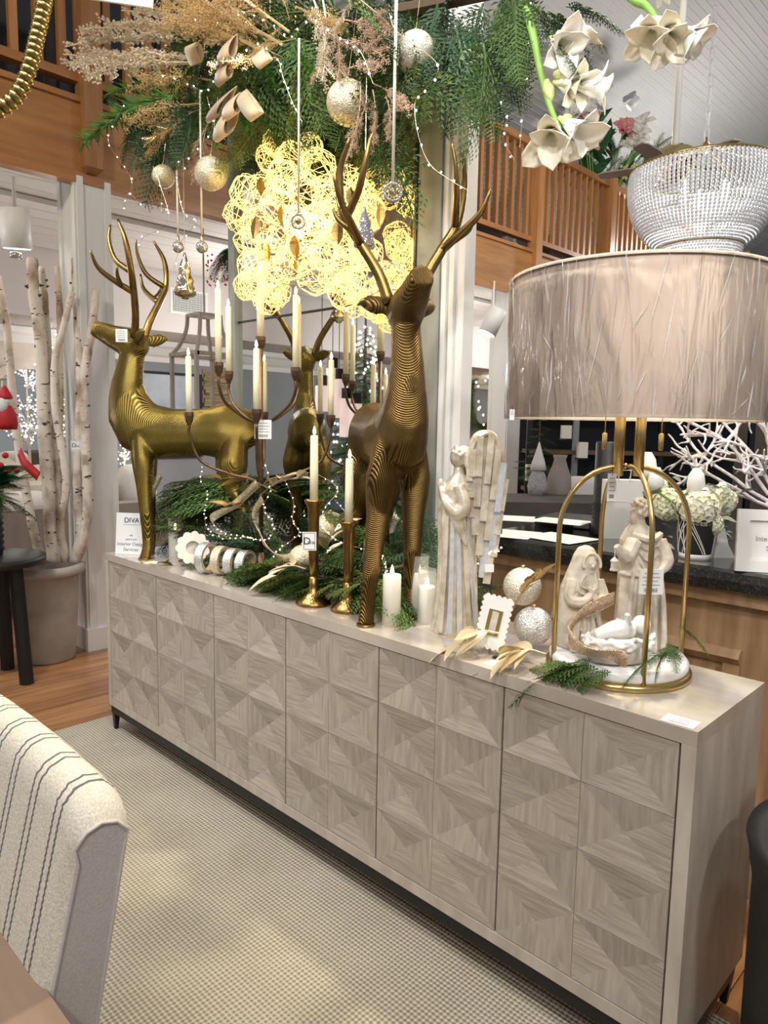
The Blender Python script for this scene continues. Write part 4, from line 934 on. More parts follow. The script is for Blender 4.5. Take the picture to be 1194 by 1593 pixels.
# ------------------------------------------------------------------ scalloped bone frame
ff = thing('photo_frame', 'small scalloped round bone photo frame beside the ribbon spools', 'photo frame', at(303, 882, z=TZ))
c = V(*at(300, 852, y=.125)); nrm = (CAM-c); nrm.z = 0; nrm.normalize(); nrm = (nrm+V(.25, -.2, .18)).normalized(); rt = V(0, 0, 1).cross(nrm).normalized(); up_ = nrm.cross(rt)
NP = 11; poly = []
for i in range(NP*6):
    a = 2*PI*i/(NP*6); rr_ = .056+.0085*abs(math.sin(NP*a/2)); poly.append((rr_*math.cos(a), rr_*math.sin(a)))
inn = [(.026*math.cos(2*PI*i/(NP*6)), .026*math.sin(2*PI*i/(NP*6))) for i in range(NP*6)]
b = MB(); k = NP*6
fr = lambda P, h: [c+rt*x_+up_*y_+nrm*h for x_, y_ in P]
b.v = [tuple(v) for v in fr(poly, 0)+fr(poly, .012)+fr(inn, .012)+fr(inn, 0)]
for i in range(k):
    j = (i+1) % k
    for u_ in range(4): b.f.append((u_*k+i, u_*k+j, ((u_+1) % 4)*k+j, ((u_+1) % 4)*k+i))
b.build('frame', 'bone', ff); MB().prism([(x_*1.02, y_*1.02) for x_, y_ in inn], rt, up_, c+nrm*.003, nrm*.002).build('picture', 'photo_print', ff)
MB().tube([c-nrm*.002, V(c.x, c.y, TZ+.002)-nrm*.05], .004, 6).build('easel_leg', 'bone', ff)
# ribbon spools
for i, (px, py, r, mt, lab, yy) in enumerate(((322, 868, .056, 'glitter_silver', 'silver glitter ribbon spool nearest the scalloped round frame', .095), (345, 866, .052, 'glitter_gold', 'gold glitter ribbon spool between the silver spools', .12), (364, 865, .050, 'glitter_silver', 'silver ribbon spool third from the scalloped round frame', .14), (382, 865, .048, 'glitter_silver', 'silver ribbon spool farthest from the scalloped round frame', .16))):
    c = V(*at(px, py, y=yy)); c.z = TZ+r+.002; ax = V(.93, .36, 0).normalized(); a2 = V(0, 0, 1); a3 = ax.cross(a2)
    o = thing('ribbon_spool', lab, 'ribbon spool', (c.x, c.y, TZ), 'ribbon spools')
    def cyl(r0, r1, h0, h1, nm, mt_):
        n = 40; R = [[c+ax*h+(a2*math.cos(2*PI*j/n)+a3*math.sin(2*PI*j/n))*rr_ for j in range(n)] for rr_, h in ((r1, h0), (r1, h1), (r0, h1), (r0, h0))]
        MB().rings(R, False, True).build(nm, mt_, o, False)
    cyl(r*.90, r, -.016, .016, 'ribbon', mt); cyl(r*.80, r*.90, -.0155, .0155, 'core', 'velvet_ribbon')
# acrylic store sign
def sign(name, label, c, W, H, ax, lean, lines, fm=None):
    ax = Vector(ax).normalized(); n0 = ax.cross(V(0, 0, 1)); up = (V(0, 0, 1)-n0*lean).normalized(); n = ax.cross(up)
    s = thing(name, label, 'sign', c)
    b0 = Vector(c)
    q = MB().obox(b0+up*H/2, ax*W/2, up*H/2, n*.0015).build('card', 'paper', s)
    MB().obox(b0+up*.004+n0*-.02, ax*W/2, n0*.03, V(0, 0, 1)*.0015).build('foot', 'clear_glass', s)
    if fm:
        f = .03
        m = MB(); 
        for sg in (-1, 1): m.obox(b0+up*H/2+ax*sg*(W/2+f/2), ax*f/2, up*(H/2+f), n*.009); m.obox(b0+up*(H/2+sg*(H/2+f/2)), ax*W/2, up*f/2, n*.009)
        m.build('frame', fm, s)
    for (t, sz, fy, mt_) in lines:
        if t == '|':
            for k in range(9): MB().obox(b0+up*H*fy+n*.0022+ax*(k-4)*.0085, ax*.0033, up*.0007, n*.0004).build('fine_print', mt_, q)
            continue
        text('lettering', t, sz*H, mt_, q, b0+up*H*fy+n*.0022, ax, up, .0004)
    return s
sign('store_sign', 'white store sign card beside the left deer on the sideboard corner', V(.105, .062, TZ+.0), .135, .172, (.80, .60, 0), .12, (('DIVA', .17, .82, 'ink'), ('|', .04, .72, 'ink_grey'), ('ASK', .05, .46, 'ink_grey'), ('ABOUT OUR', .05, .36, 'ink_grey'), ('Interior Design', .115, .25, 'ink_grey'), ('Services', .115, .12, 'ink_grey')))
# scalloped marble frame
mf = thing('photo_frame', 'small white marble photo frame with scalloped gold edge leaning beside the angel', 'photo frame', at(762, 1014, z=TZ))
cc = V(*at(767, 968, y=.11)); rt = (at(792, 975, y=.135)-at(742, 962, y=.09)).normalized(); up_ = (at(778, 930, y=.135)-at(756, 1010, y=.095)).normalized(); up_ = (up_-rt*up_.dot(rt)).normalized(); nrm = rt.cross(up_)
def scal(w_, h_, a, nx, ny):
    P = []
    for (x0, y0, x1, y1, n) in ((-w_, -h_, w_, -h_, nx), (w_, -h_, w_, h_, ny), (w_, h_, -w_, h_, nx), (-w_, h_, -w_, -h_, ny)):
        dx, dy = x1-x0, y1-y0; L = math.hypot(dx, dy); ox, oy = dy/L, -dx/L
        for i in range(n*4): t = i/(n*4); s_ = a*abs(math.sin(PI*t*n)); P.append((x0+dx*t+ox*s_, y0+dy*t+oy*s_))
    return P
MB().prism(scal(.0335, .062, .005, 5, 9), rt, up_, cc, nrm*.010).build('frame', 'white_stone', mf)
MB().prism(scal(.0345, .063, .0055, 5, 9), rt, up_, cc-nrm*.013, nrm*.0128).build('gold_edge', 'gold_bright', mf)
MB().obox(cc+nrm*.011, rt*.017, up_*.031, nrm*.0015).build('gold_mat', 'gold_bright', mf); MB().obox(cc+nrm*.0128, rt*.008, up_*.027, nrm*.0008).build('picture', 'photo_print', mf)
bt = cc-up_*.03-nrm*.011; MB().tube([cc+up_*.02-nrm*.013, V(bt.x, bt.y, TZ+.002)-V(nrm.x, nrm.y, 0)*.06], .004, 6).build('easel_leg', 'black', mf)
# paper label lying on the sideboard corner
pl = thing('paper_label', 'white paper price label lying on the front right corner of the sideboard', 'label', at(1058, 1122, z=TZ))
c = V(*at(1058, 1122, z=TZ+.0012)); a1 = (at(1082, 1126, z=TZ)-at(1040, 1114, z=TZ)).normalized(); a2 = V(0, 0, 1).cross(a1)
MB().obox(c, a1*.031, a2*.021, V(0, 0, .0006)).build('card', 'paper', pl)
b = MB()
for i in range(4): b.obox(c+a2*(.012-.007*i)+V(0, 0, .0009), a1*(.022 if i % 2 else .018), a2*.0008, V(0, 0, .0003))
for i in range(14): b.obox(c-a2*.015+a1*(-.016+.0024*i)+V(0, 0, .0009), a1*.0006, a2*.003, V(0, 0, .0003))
b.build('print', 'ink_grey', pl)
ag = MB().obox(at(761, 884, y=.205), AX*.0115, V(0, 0, .010), AY*.0006).build('hang_tag', 'paper', **T('small white hang tag behind the shell angel beside the lit twig', 'tag'))
# ------------------------------------------------------------------ hanging arrangement above the mirror
for nme in ('led', 'led_cool', 'flame', 'wire_gold'): M(nme).cycles.emission_sampling = 'NONE'
hg = thing('hanging_swag', 'large hanging swag of cedar, pine and glittered berry sprays above the mirror', 'swag', (1.0, .28, 2.55))
MB().tube(bez([at(250, 90, y=.22), at(400, 40, y=.28), at(600, 20, y=.3), at(800, -20, y=.3), at(940, -40, y=.3)], 6), .02, 6).build('branch', 'twig', hg)
MB().tube([at(420, 40, y=.28), at(420, 40, y=.28)+V(0, 0, 3.2)], .002, 4).tube([at(780, -15, y=.3), at(780, -15, y=.3)+V(0, 0, 3.4)], .002, 4).build('suspension_wire', 'copper_wire', hg)
def band(n, keys, x0, x1, y0, y1, dx, dy, L0, L1, ya=.2, yb=.4, wide=1.15):
    for i in range(n):
        px = rnd.uniform(x0, x1); py = rnd.uniform(y0, y1); y = rnd.uniform(ya, yb); a = at(px, py, y=y)
        L = rnd.uniform(L0, L1); ux, uy = rnd.uniform(*dx), rnd.uniform(*dy); n_ = math.hypot(ux, uy)
        y2 = max(.08, min(.44, y+rnd.uniform(-.12, .08)))
        b_ = at(px+L*ux/n_, py+L*uy/n_, y=y2)
        sp(hg, a, b_, rnd.choice(keys), rnd.uniform(-1.2, 1.2), wide=wide)
band(40, 'yyg', 370, 640, 60, 160, (-.5, .5), (.7, 1), 90, 140)          # drooping yellow cedar
band(30, 'gyg', 350, 660, 0, 110, (-.8, .8), (.2, 1), 80, 130)
band(26, 'yggb', 310, 480, 20, 150, (-.7, .5), (.3, 1), 80, 140, .12, .3)
for (a, b_) in (((440, 70), (290, 30)), ((450, 50), (310, -20)), ((430, 90), (330, 110)), ((460, 60), (380, 100)), ((450, 30), (420, -30)), ((410, 80), (250, 60))): sp(hg, at(*a, y=.12), at(*b_, y=.06), 'bg', wide=1.2)
band(12, 'ggb', 420, 640, -40, 60, (-1, 1), (-.6, .6), 80, 130)
band(20, 'gbb', 650, 830, -30, 70, (-.45, .35), (.6, 1), 90, 150, .2, .38)
for (a, b_, y0, y1) in (((720, 60), (703, 190), .34, .33), ((735, 40), (735, 190), .35, .35), ((800, 40), (790, 190), .33, .3), ((770, 60), (765, 225), .36, .34), ((700, 30), (730, 130), .33, .33), ((780, 20), (835, 130), .3, .28), ((640, 90), (600, 200), .35, .35), ((850, 20), (960, 65), .3, .32), ((860, 30), (945, 105), .3, .3), ((880, 10), (985, 20), .3, .34), ((850, 50), (925, 120), .28, .25), ((830, 20), (900, 60), .3, .3), ((760, 100), (770, 250), .38, .36), ((690, 40), (660, 130), .35, .36)):
    sp(hg, at(*a, y=y0), at(*b_, y=y1), rnd.choice('gbg'), wide=1.1)
band(9, 'gb', 215, 300, 150, 200, (-.5, .15), (.6, 1), 70, 110, .15, .3)
for (a, b_) in (((215, 190), (175, 232)), ((240, 195), (228, 285)), ((235, 200), (208, 250)), ((270, 190), (280, 270)), ((250, 185), (250, 275))): sp(hg, at(*a, y=.2), at(*b_, y=.18), 'b')
for (a, b_) in (((280, 150), (122, 165)), ((300, 130), (180, 110)), ((330, 110), (265, 175)), ((420, 95), (375, 75)), ((430, 60), (495, 75)), ((410, 60), (430, 110)), ((385, 130), (370, 175)), ((300, 165), (240, 165)), ((330, 130), (330, 210)), ((470, 40), (440, 80)), ((380, 110), (410, 85)), ((350, 120), (300, 140)), ((440, 30), (410, 90)), ((360, 150), (390, 200))):
    sp(hg, at(*a, y=.2), at(*b_, y=.12), 'p', wide=1.2)
for (a, b_, key) in (((330, 75), (95, 102), 'bk'), ((330, 80), (100, 118), 'bk'), ((340, 90), (130, 125), 'bk'), ((330, 60), (140, 72), 'bk'), ((340, 50), (195, 52), 'bk'), ((380, 60), (255, 20), 'bg'), ((400, 60), (270, -10), 'bg'), ((420, 70), (330, -20), 'bg'), ((430, 80), (380, -30), 'bg'), ((440, 90), (340, 60), 'bg'), ((430, 60), (300, 60), 'bg'), ((450, 30), (400, 90), 'bg'), ((350, 130), (215, 150), 'bg'), ((330, 160), (205, 200), 'bg'), ((310, 170), (270, 200), 'bs'), ((290, 170), (225, 260), 'bg'), ((320, 200), (300, 290), 'br'),
    ((330, 70), (110, 90), 'bk'), ((335, 95), (150, 140), 'bk'), ((360, 40), (190, 30), 'bk'), ((350, 20), (250, 5), 'bk'), ((480, -20), (495, 130), 'bs'), ((500, -10), (490, 125), 'bs'), ((510, 20), (520, 130), 'br'), ((530, 30), (590, 70), 'br'), ((560, 0), (610, 60), 'br'), ((520, 60), (590, 95), 'br'), ((500, 90), (480, 135), 'br'), ((560, 120), (545, 240), 'br'), ((580, 130), (630, 175), 'br'), ((580, 140), (570, 235), 'br'), ((530, 110), (590, 110), 'br'), ((570, 160), (535, 270), 'br'), ((600, 150), (600, 225), 'br'), ((555, -10), (520, 60), 'bs'), ((460, 10), (520, 40), 'bg'), ((340, 30), (260, 40), 'bk'), ((320, 40), (220, 70), 'bk'), ((370, 30), (300, 10), 'bg'), ((400, 20), (370, 70), 'bg'), ((300, 190), (230, 225), 'bg'), ((330, 180), (300, 240), 'br')):
    sp(hg, at(*a, y=.16), at(*b_, y=.10), key, wide=1.25)
# velvet ribbon bow loops
def loop(c, tip, w_, fat):
    c, tip = Vector(c), Vector(tip); d = tip-c; n = (FW*.75+RT*.65).normalized(); sdv = (RT*.75-FW*.65-d.normalized()*.15).normalized(); P = []
    for i in range(17):
        t = 2*PI*i/16; P.append(c+d*(.5-.5*math.cos(t))+n*fat*math.sin(t)*(.5-.5*math.cos(t))**.5)
    MB().strip(P, sdv*w_/2, .0012).build('ribbon_loop', 'velvet_ribbon', hg, True)
for (a, b_, f) in (((352, 95), (346, 128), .018), ((360, 60), (350, 95), .02), ((365, 160), (343, 215), .026), ((365, 150), (358, 182), .02), ((375, 145), (398, 182), .022), ((360, 140), (330, 185), .02), ((305, 100), (300, 70), .02), ((400, 80), (412, 100), .015)):
    loop(at(*a, y=.08), at(*b_, y=.05), .055, f)
# glitter balls
for (px, py, r, y, mt, lab) in ((646, 83, .055, .22, 'glitter_champagne', 'champagne glitter ball hanging at the upper right of the swag'), (541, 160, .062, .17, 'glitter_gold', 'gold glitter ball half hidden by rose berries in the swag'), (328, 270, .056, .12, 'glitter_gold', 'gold glitter ball hanging low at the left of the swag'), (254, 275, .043, .14, 'glitter_gold', 'smallest gold glitter ball hanging from the swag over the left deer')):
    c = at(px, py, y=y); glitter_ball(c, r, mt, lab, 'hanging glitter balls', hang=c+V(0, .03, .26))
# hanging drops on pale cords
mat('cord_grey', (.62, .58, .48), .5, .3)
def drop(px, y0, y1, yy, label, r, ring=False, mt='clear_glass', cr=.0036):
    a, b_ = at(px+1, y0, y=yy), at(px, y1, y=yy); o = thing('hanging_ornament', label, 'ornament', a, 'hanging glass drops')
    b_.x, b_.y = a.x, a.y
    MB().tube([a, b_], cr, 8).build('cord', 'cord_grey', o, True)
    if ring:
        n = 24; P = [b_+V(0, 0, -r)+(AX*math.cos(2*PI*i/n)+V(0, 0, 1)*math.sin(2*PI*i/n))*r for i in range(n)]; MB().tube(P, r*.25, 6, closed=True).build('ring', 'smoke_glass', o, True); MB().ball(b_+V(0, 0, -r), r*.55, 14, 10).build('glass_ball', 'mercury_glass', o, True)
    else: MB().ball(b_+V(0, 0, -r*.9), r, 16, 12).build('glass_ball', 'smoke_glass', o, True); MB().lathe([(.004, -.02), (.0065, 0), (.003, .02)], b_+V(0, 0, .005), 8).build('cap', 'brushed_gold', o, True)
drop(274, 265, 377, .10, 'glass ball on a pale cord, left of the two over the left deer', .021)
drop(310, 140, 377, .10, 'glass ball on a pale cord, right of the two over the left deer', .021)
drop(464, 60, 334, .08, 'glass ring drop on a pale cord in front of the wire chandelier', .019, True)
drop(615, 0, 284, .10, 'glass ring drop on the longest pale cord beside the deer antler', .022, True, cr=.0042)
def tree_orn(px, y0, y1, yy, wpx, mt, label):
    a, b_ = at(px, y0, y=yy), at(px, y1, y=yy); H = a.z-b_.z; R_ = wpx/2*(a-CAM).dot(FW)/F_PX
    o = thing('tree_ornament', label, 'ornament', (a.x, a.y, b_.z), 'glass tree ornaments')
    P = [(R_*.25, 0), (R_*.3, H*.04), (R_*.8, H*.07), (R_, H*.13), (R_*.92, H*.22), (R_*.72, H*.33), (R_*.80, H*.38), (R_*.75, H*.45), (R_*.52, H*.56), (R_*.58, H*.61), (R_*.5, H*.68), (R_*.27, H*.82), (R_*.1, H*.95), (.002, H)]
    MB().lathe(P, (a.x, a.y, b_.z), 24, wob=lambda t, z: R_*.05*math.sin(6*t+z*60)).build('glass_tree', mt, o, True)
    MB().tube([V(a.x, a.y, a.z), V(a.x, a.y, a.z+.35)], .0012, 4).build('hanging_thread', 'copper_wire', o)
tree_orn(287, 393, 466, .12, 33, 'mercury_glass', 'gold mercury glass tree ornament hanging beside the left antlers')
tree_orn(567, 322, 392, .16, 36, 'smoke_glass', 'smoky glass tree ornament hanging in front of the wire chandelier')
# fairy lights on the swag
L_ = lambda *p: [at(a, b_, y=.09) for a, b_ in p]
lights('fairy light wire dangling at the far left of the swag', L_((200, 150), (172, 200), (170, 225), (190, 255), (205, 285), (192, 325), (200, 300), (232, 335)), 12, 'led_cool', .0028)
lights('fairy light wire dangling above the left deer antler', L_((300, 235), (255, 330), (250, 290), (238, 260), (262, 340), (222, 370), (216, 385)), 10, 'led_cool', .0028)
lights('fairy light wire hanging beside the small gold ball', L_((322, 150), (330, 200), (300, 240), (275, 260), (285, 330), (305, 345), (283, 375), (270, 420)), 14, 'led_cool', .0028)
lights('fairy light wire woven through the middle of the swag', L_((250, 115), (290, 130), (320, 140), (345, 110), (395, 70), (430, 90), (440, 120), (455, 160), (470, 190)), 20, 'led_cool', .0032)
lights('fairy light wire along the gold berries at the top', L_((280, 20), (330, 40), (370, 20), (410, 30), (450, 60), (480, 30), (530, 60), (560, 80), (580, 130)), 22, 'led_cool', .0032)
lights('fairy light wire falling past the right of the mirror frame', L_((605, 20), (618, 50), (680, 100), (660, 140), (645, 160), (650, 210), (668, 255), (700, 280), (725, 295)), 14, 'led_cool', .003)
lights('fairy light wire falling down the white column edge', [at(a, b_, y=.33) for a, b_ in ((745, 10), (760, 60), (768, 100), (775, 150), (790, 190), (782, 215), (800, 250))], 12, 'led_cool', .003)
lights('fairy light wire hanging beside the open lily blossoms', [at(a, b_, y=.3) for a, b_ in ((822, 0), (826, 30), (822, 70), (812, 180), (808, 230))], 7, 'led_cool', .003)
# ------------------------------------------------------------------ wire ball chandelier
def wireball():
    b = MB(); q = random.Random(5); n = 18
    for i in range(9):
        ax = V(q.gauss(0, 1), q.gauss(0, 1), q.gauss(0, 1)).normalized(); u_ = ax.orthogonal().normalized(); v_ = ax.cross(u_); h = q.uniform(-.45, .45); rr_ = math.sqrt(1-h*h)
        b.tube([ax*h+(u_*math.cos(2*PI*k/n)+v_*math.sin(2*PI*k/n))*rr_*(1+.06*math.sin(5*2*PI*k/n)) for k in range(n)], .019, 4, closed=True)
    for i in range(22):
        a = V(q.gauss(0, 1), q.gauss(0, 1), q.gauss(0, 1)).normalized(); c = (a+V(q.gauss(0, 1), q.gauss(0, 1), q.gauss(0, 1))*.6).normalized(); b.tube([a, (a+c)*.47, c], .016, 4)
    return b
wme = wireball().mesh('wire_ball'); wme.materials.append(M('wire_gold'))
wc = thing('wire_chandelier', 'glowing chandelier of gold wire balls hanging in front of the mirror', 'chandelier', at(460, 250, y=.22))
c0 = wc.location
MB().tube([c0+V(0, 0, -.35), c0+V(0, 0, 3.4)], .006, 8).build('rod', 'bronze', wc)
wsp = [(385, 300, .14), (372, 335, .2), (385, 375, .17), (395, 415, .2), (420, 245, .22), (432, 222, .26), (440, 275, .16), (415, 290, .26), (430, 320, .14), (455, 250, .22), (475, 300, .14), (460, 345, .2), (440, 370, .15), (420, 395, .2), (425, 440, .2), (415, 465, .2), (470, 395, .22), (495, 260, .24), (510, 300, .18), (495, 340, .14), (520, 375, .2), (500, 395, .14), (530, 330, .24), (540, 285, .24), (545, 375, .3), (490, 430, .26), (520, 430, .22), (535, 455, .24), (545, 415, .3), (570, 330, .32), (560, 300, .34), (570, 395, .34), (400, 350, .24), (450, 410, .26), (480, 360, .26), (400, 440, .22), (505, 350, .32), (440, 300, .3), (480, 230, .3), (385, 445, .24), (430, 455, .25), (545, 440, .26)]
arms = MB()
for (px, py, y) in wsp:
    p = at(px, py, y=y); r = rnd.uniform(.046, .060)
    o = bpy.data.objects.new('wire_ball', wme); COL.objects.link(o); o.parent = wc; o.location = p-c0; o.scale = (r, r, r); o.rotation_euler = (rnd.uniform(0, 6), rnd.uniform(0, 6), rnd.uniform(0, 6))
    h_ = V(c0.x, c0.y, p.z+.03); arms.tube([h_, (h_+p)/2+V(0, 0, .03), p], .0018, 4)
arms.build('wire_arms', 'bronze', wc)
me = gleaf(1, .26, .05, .1).mesh('dark_gap_leaf'); me.materials.append(M('bronze'))  # dark leaf shapes added for the dark gaps between glowing balls
for (px, py, y) in ((437, 320, .10), (405, 275, .12), (398, 335, .13), (526, 340, .11), (458, 365, .12), (545, 290, .14), (590, 315, .25), (415, 372, .13)):
    place('dark_gap_leaf', me, wc, at(px, py, y=y), V(rnd.uniform(-.2, .2), 0, -1), .075, rnd.uniform(-1, 1))
d = bpy.data.lights.new('chandelier_glow', 'POINT'); d.energy = 7; d.color = (1, .80, .45); d.shadow_soft_size = .03; o = bpy.data.objects.new('chandelier_glow', d); COL.objects.link(o); o.location = at(470, 345, y=.2)
# ------------------------------------------------------------------ amaryllis stems
def petal():
    b = MB(); k = 9; m = 7; vs_ = []
    for i in range(k):
        t = i/(k-1); ww = .34*max(0, math.sin(PI*(.07+.93*t)))**.42*(.55+.45*t)
        for j in range(m):
            s = -1+2*j/(m-1); x = t; y = s*ww; z = .16*math.sin(t*2.2)-.16*t**3+.16*s*s*math.sin(PI*t)+.012*math.sin(9*t+5*s)
            vs_.append(V(x, y, z))
    n = len(vs_); th_ = V(0, 0, .012); b.v = [tuple(v) for v in vs_]+[tuple(v-th_) for v in vs_]
    for i in range(k-1):
        for j in range(m-1):
            a = i*m+j; b.f.append((a, a+1, a+m+1, a+m)); b.f.append((n+a+m, n+a+m+1, n+a+1, n+a))
    for i in range(k-1): b.f.append((i*m, i*m+m, n+i*m+m, n+i*m)); b.f.append((n+i*m+m-1, n+i*m+2*m-1, i*m+2*m-1, i*m+m-1))
    return b
pme = petal().mesh('petal'); pme.materials.append(M('petal_white'))
for p in pme.polygons: p.use_smooth = True
pme2 = pme.copy(); pme2.materials.clear(); pme2.materials.append(M('petal_cream')); pme3 = pme.copy(); pme3.materials.clear(); pme3.materials.append(M('petal_pink'))
def blossom(parent, c, ax, L, mesh=None, n=6, open_=.72, throat=True):
    c = Vector(c); ax = Vector(ax).normalized(); u_ = ax.orthogonal().normalized(); v_ = ax.cross(u_)
    for i in range(n):
        a = 2*PI*i/n+rnd.uniform(-.15, .15); o_ = open_*(1 if i % 2 else .75)*rnd.uniform(.85, 1.15); rd = u_*math.cos(a)+v_*math.sin(a)
        d = (ax*math.cos(o_)+rd*math.sin(o_)).normalized(); up = -(rd*math.cos(o_)-ax*math.sin(o_)); y = up.cross(d).normalized(); up = d.cross(y)
        o = bpy.data.objects.new('petal', mesh or pme); COL.objects.link(o); o.parent = parent; q = parent; off = V(0, 0, 0)
        while q is not None: off += q.location; q = q.parent
        o.rotation_euler = Matrix((d, y, up)).transposed().to_euler(); o.location = c-off; o.scale = (L*rnd.uniform(.9, 1.1),)*3
    if throat: MB().tube([c-ax*L*.25, c, c+ax*L*.25], [L*.05, L*.10, L*.03], 8).build('throat', 'bud_green', parent, True)
def stem(label, pts, blossoms, buds):
    P = bez(pts, 6); s = thing('amaryllis_stem', label, 'flower stem', P[0], 'white amaryllis stems')
    MB().tube(P, rads([.011, .009, .006], len(P)), 8).build('stem', 'stem_green', s, True)
    for (c, ax, L) in blossoms: blossom(s, c, ax, L, rnd.choice((pme, pme2)))
    for (a, b_) in buds:
        a, b_ = Vector(a), Vector(b_); MB().tube([a, a+(b_-a)*.4, a+(b_-a)*.8, b_], [.006, .014, .010, .002], 8).build('bud', 'bud_green', s, True)
A3 = lambda px, py, y=.24: at(px, py, y=y)
DN = -UP
stem('white amaryllis stem with three tiers of blossoms drooping in front of the balcony', [A3(800, -30, .3), A3(825, 40), A3(840, 110), A3(855, 165), A3(870, 200)],
     [(A3(862, 62), RT*.2+DN*.5-FW*.5, .095), (A3(880, 82), RT*.6+UP*.5-FW*.3, .075), (A3(872, 130), RT*.5+DN*.45-FW*.5, .09), (A3(900, 135), RT*.9+DN*.2-FW*.2, .08), (A3(862, 195), DN*.8-RT*.3-FW*.5, .105), (A3(880, 190), DN*.7+RT*.5-FW*.5, .10)],
     [(A3(868, 50), A3(878, 70)), (A3(850, 125), A3(857, 158)), (A3(880, 178), A3(882, 192)), (A3(862, 115), A3(880, 118))])
stem('white amaryllis stem arching out at the top right of the swag', [A3(940, -60, .3), A3(980, -5), A3(1005, 10), A3(1022, 32)],
     [(A3(1018, 38), DN*.8-RT*.35-FW*.4, .085), (A3(1032, 42), DN*.9+RT*.1-FW*.6, .088), (A3(1045, 45), DN*.6+RT*.7-FW*.3, .082), (A3(1000, -12), RT*.9+UP*.2, .06)],
     [(A3(1028, 38), A3(1064, 50)), (A3(1015, 28), A3(1032, 46))])
MB().obox(A3(995, 42, .22), AX*.011+V(0, 0, .012), V(0, 0, .013)-AX*.010, AY*.0006).build('price_label', 'paper', **T('small white price label hanging from the upper right amaryllis', 'label'))
# ------------------------------------------------------------------ striped dining chairs and table
def striped():
    m = bpy.data.materials.new('striped_linen'); m.use_nodes = True; nt = m.node_tree; b = nt.nodes['Principled BSDF']
    tc = nt.nodes.new('ShaderNodeTexCoord'); sp_ = nt.nodes.new('ShaderNodeSeparateXYZ'); nt.links.new(tc.outputs['Object'], sp_.inputs[0])
    nz = nt.nodes.new('ShaderNodeTexNoise'); nz.inputs['Scale'].default_value = 420; nt.links.new(tc.outputs['Object'], nz.inputs['Vector'])
    wv = nt.nodes.new('ShaderNodeMath'); wv.operation = 'SINE'; mz = nt.nodes.new('ShaderNodeMath'); mz.operation = 'MULTIPLY'; mz.inputs[1].default_value = 900; nt.links.new(sp_.outputs[2], mz.inputs[0]); nt.links.new(mz.outputs[0], wv.inputs[0])
    jit = nt.nodes.new('ShaderNodeMath'); jit.operation = 'MULTIPLY_ADD'; jit.inputs[1].default_value = .0007; nt.links.new(wv.outputs[0], jit.inputs[0]); nt.links.new(sp_.outputs[0], jit.inputs[2])
    md = nt.nodes.new('ShaderNodeMath'); md.operation = 'PINGPONG'; md.inputs[1].default_value = .031; nt.links.new(jit.outputs[0], md.inputs[0])
    sb_ = nt.nodes.new('ShaderNodeMath'); sb_.operation = 'SUBTRACT'; sb_.inputs[1].default_value = .0068; nt.links.new(md.outputs[0], sb_.inputs[0])
    ab = nt.nodes.new('ShaderNodeMath'); ab.operation = 'ABSOLUTE'; nt.links.new(sb_.outputs[0], ab.inputs[0])
    lt = nt.nodes.new('ShaderNodeMath'); lt.operation = 'LESS_THAN'; lt.inputs[1].default_value = .0019; nt.links.new(ab.outputs[0], lt.inputs[0])
    c1 = nt.nodes.new('ShaderNodeValToRGB'); c1.color_ramp.elements[0].color = (.56, .51, .42, 1); c1.color_ramp.elements[1].color = (.74, .70, .61, 1); c1.color_ramp.elements[0].position = .35; c1.color_ramp.elements[1].position = .65; nt.links.new(nz.outputs[0], c1.inputs[0])
    mx = nt.nodes.new('ShaderNodeMix'); mx.data_type = 'RGBA'; nt.links.new(lt.outputs[0], mx.inputs[0]); nt.links.new(c1.outputs[0], mx.inputs[6]); mx.inputs[7].default_value = (.13, .13, .125, 1)
    nt.links.new(mx.outputs[2], b.inputs['Base Color']); b.inputs['Roughness'].default_value = .9
    bp = nt.nodes.new('ShaderNodeBump'); bp.inputs['Strength'].default_value = .25; bp.inputs['Distance'].default_value = .002; nt.links.new(nz.outputs[0], bp.inputs['Height']); nt.links.new(bp.outputs[0], b.inputs['Normal']); _m['striped_linen'] = m
striped()
mat('plain_linen', (.50, .46, .44), .9, bump=(420, .25, .002), var=(420, (.60, .56, .53)))
mat('table_wood', (.20, .13, .09), .35, var=(1, (.32, .22, .16)), stretch=(2, 22, 2), coat=.3)
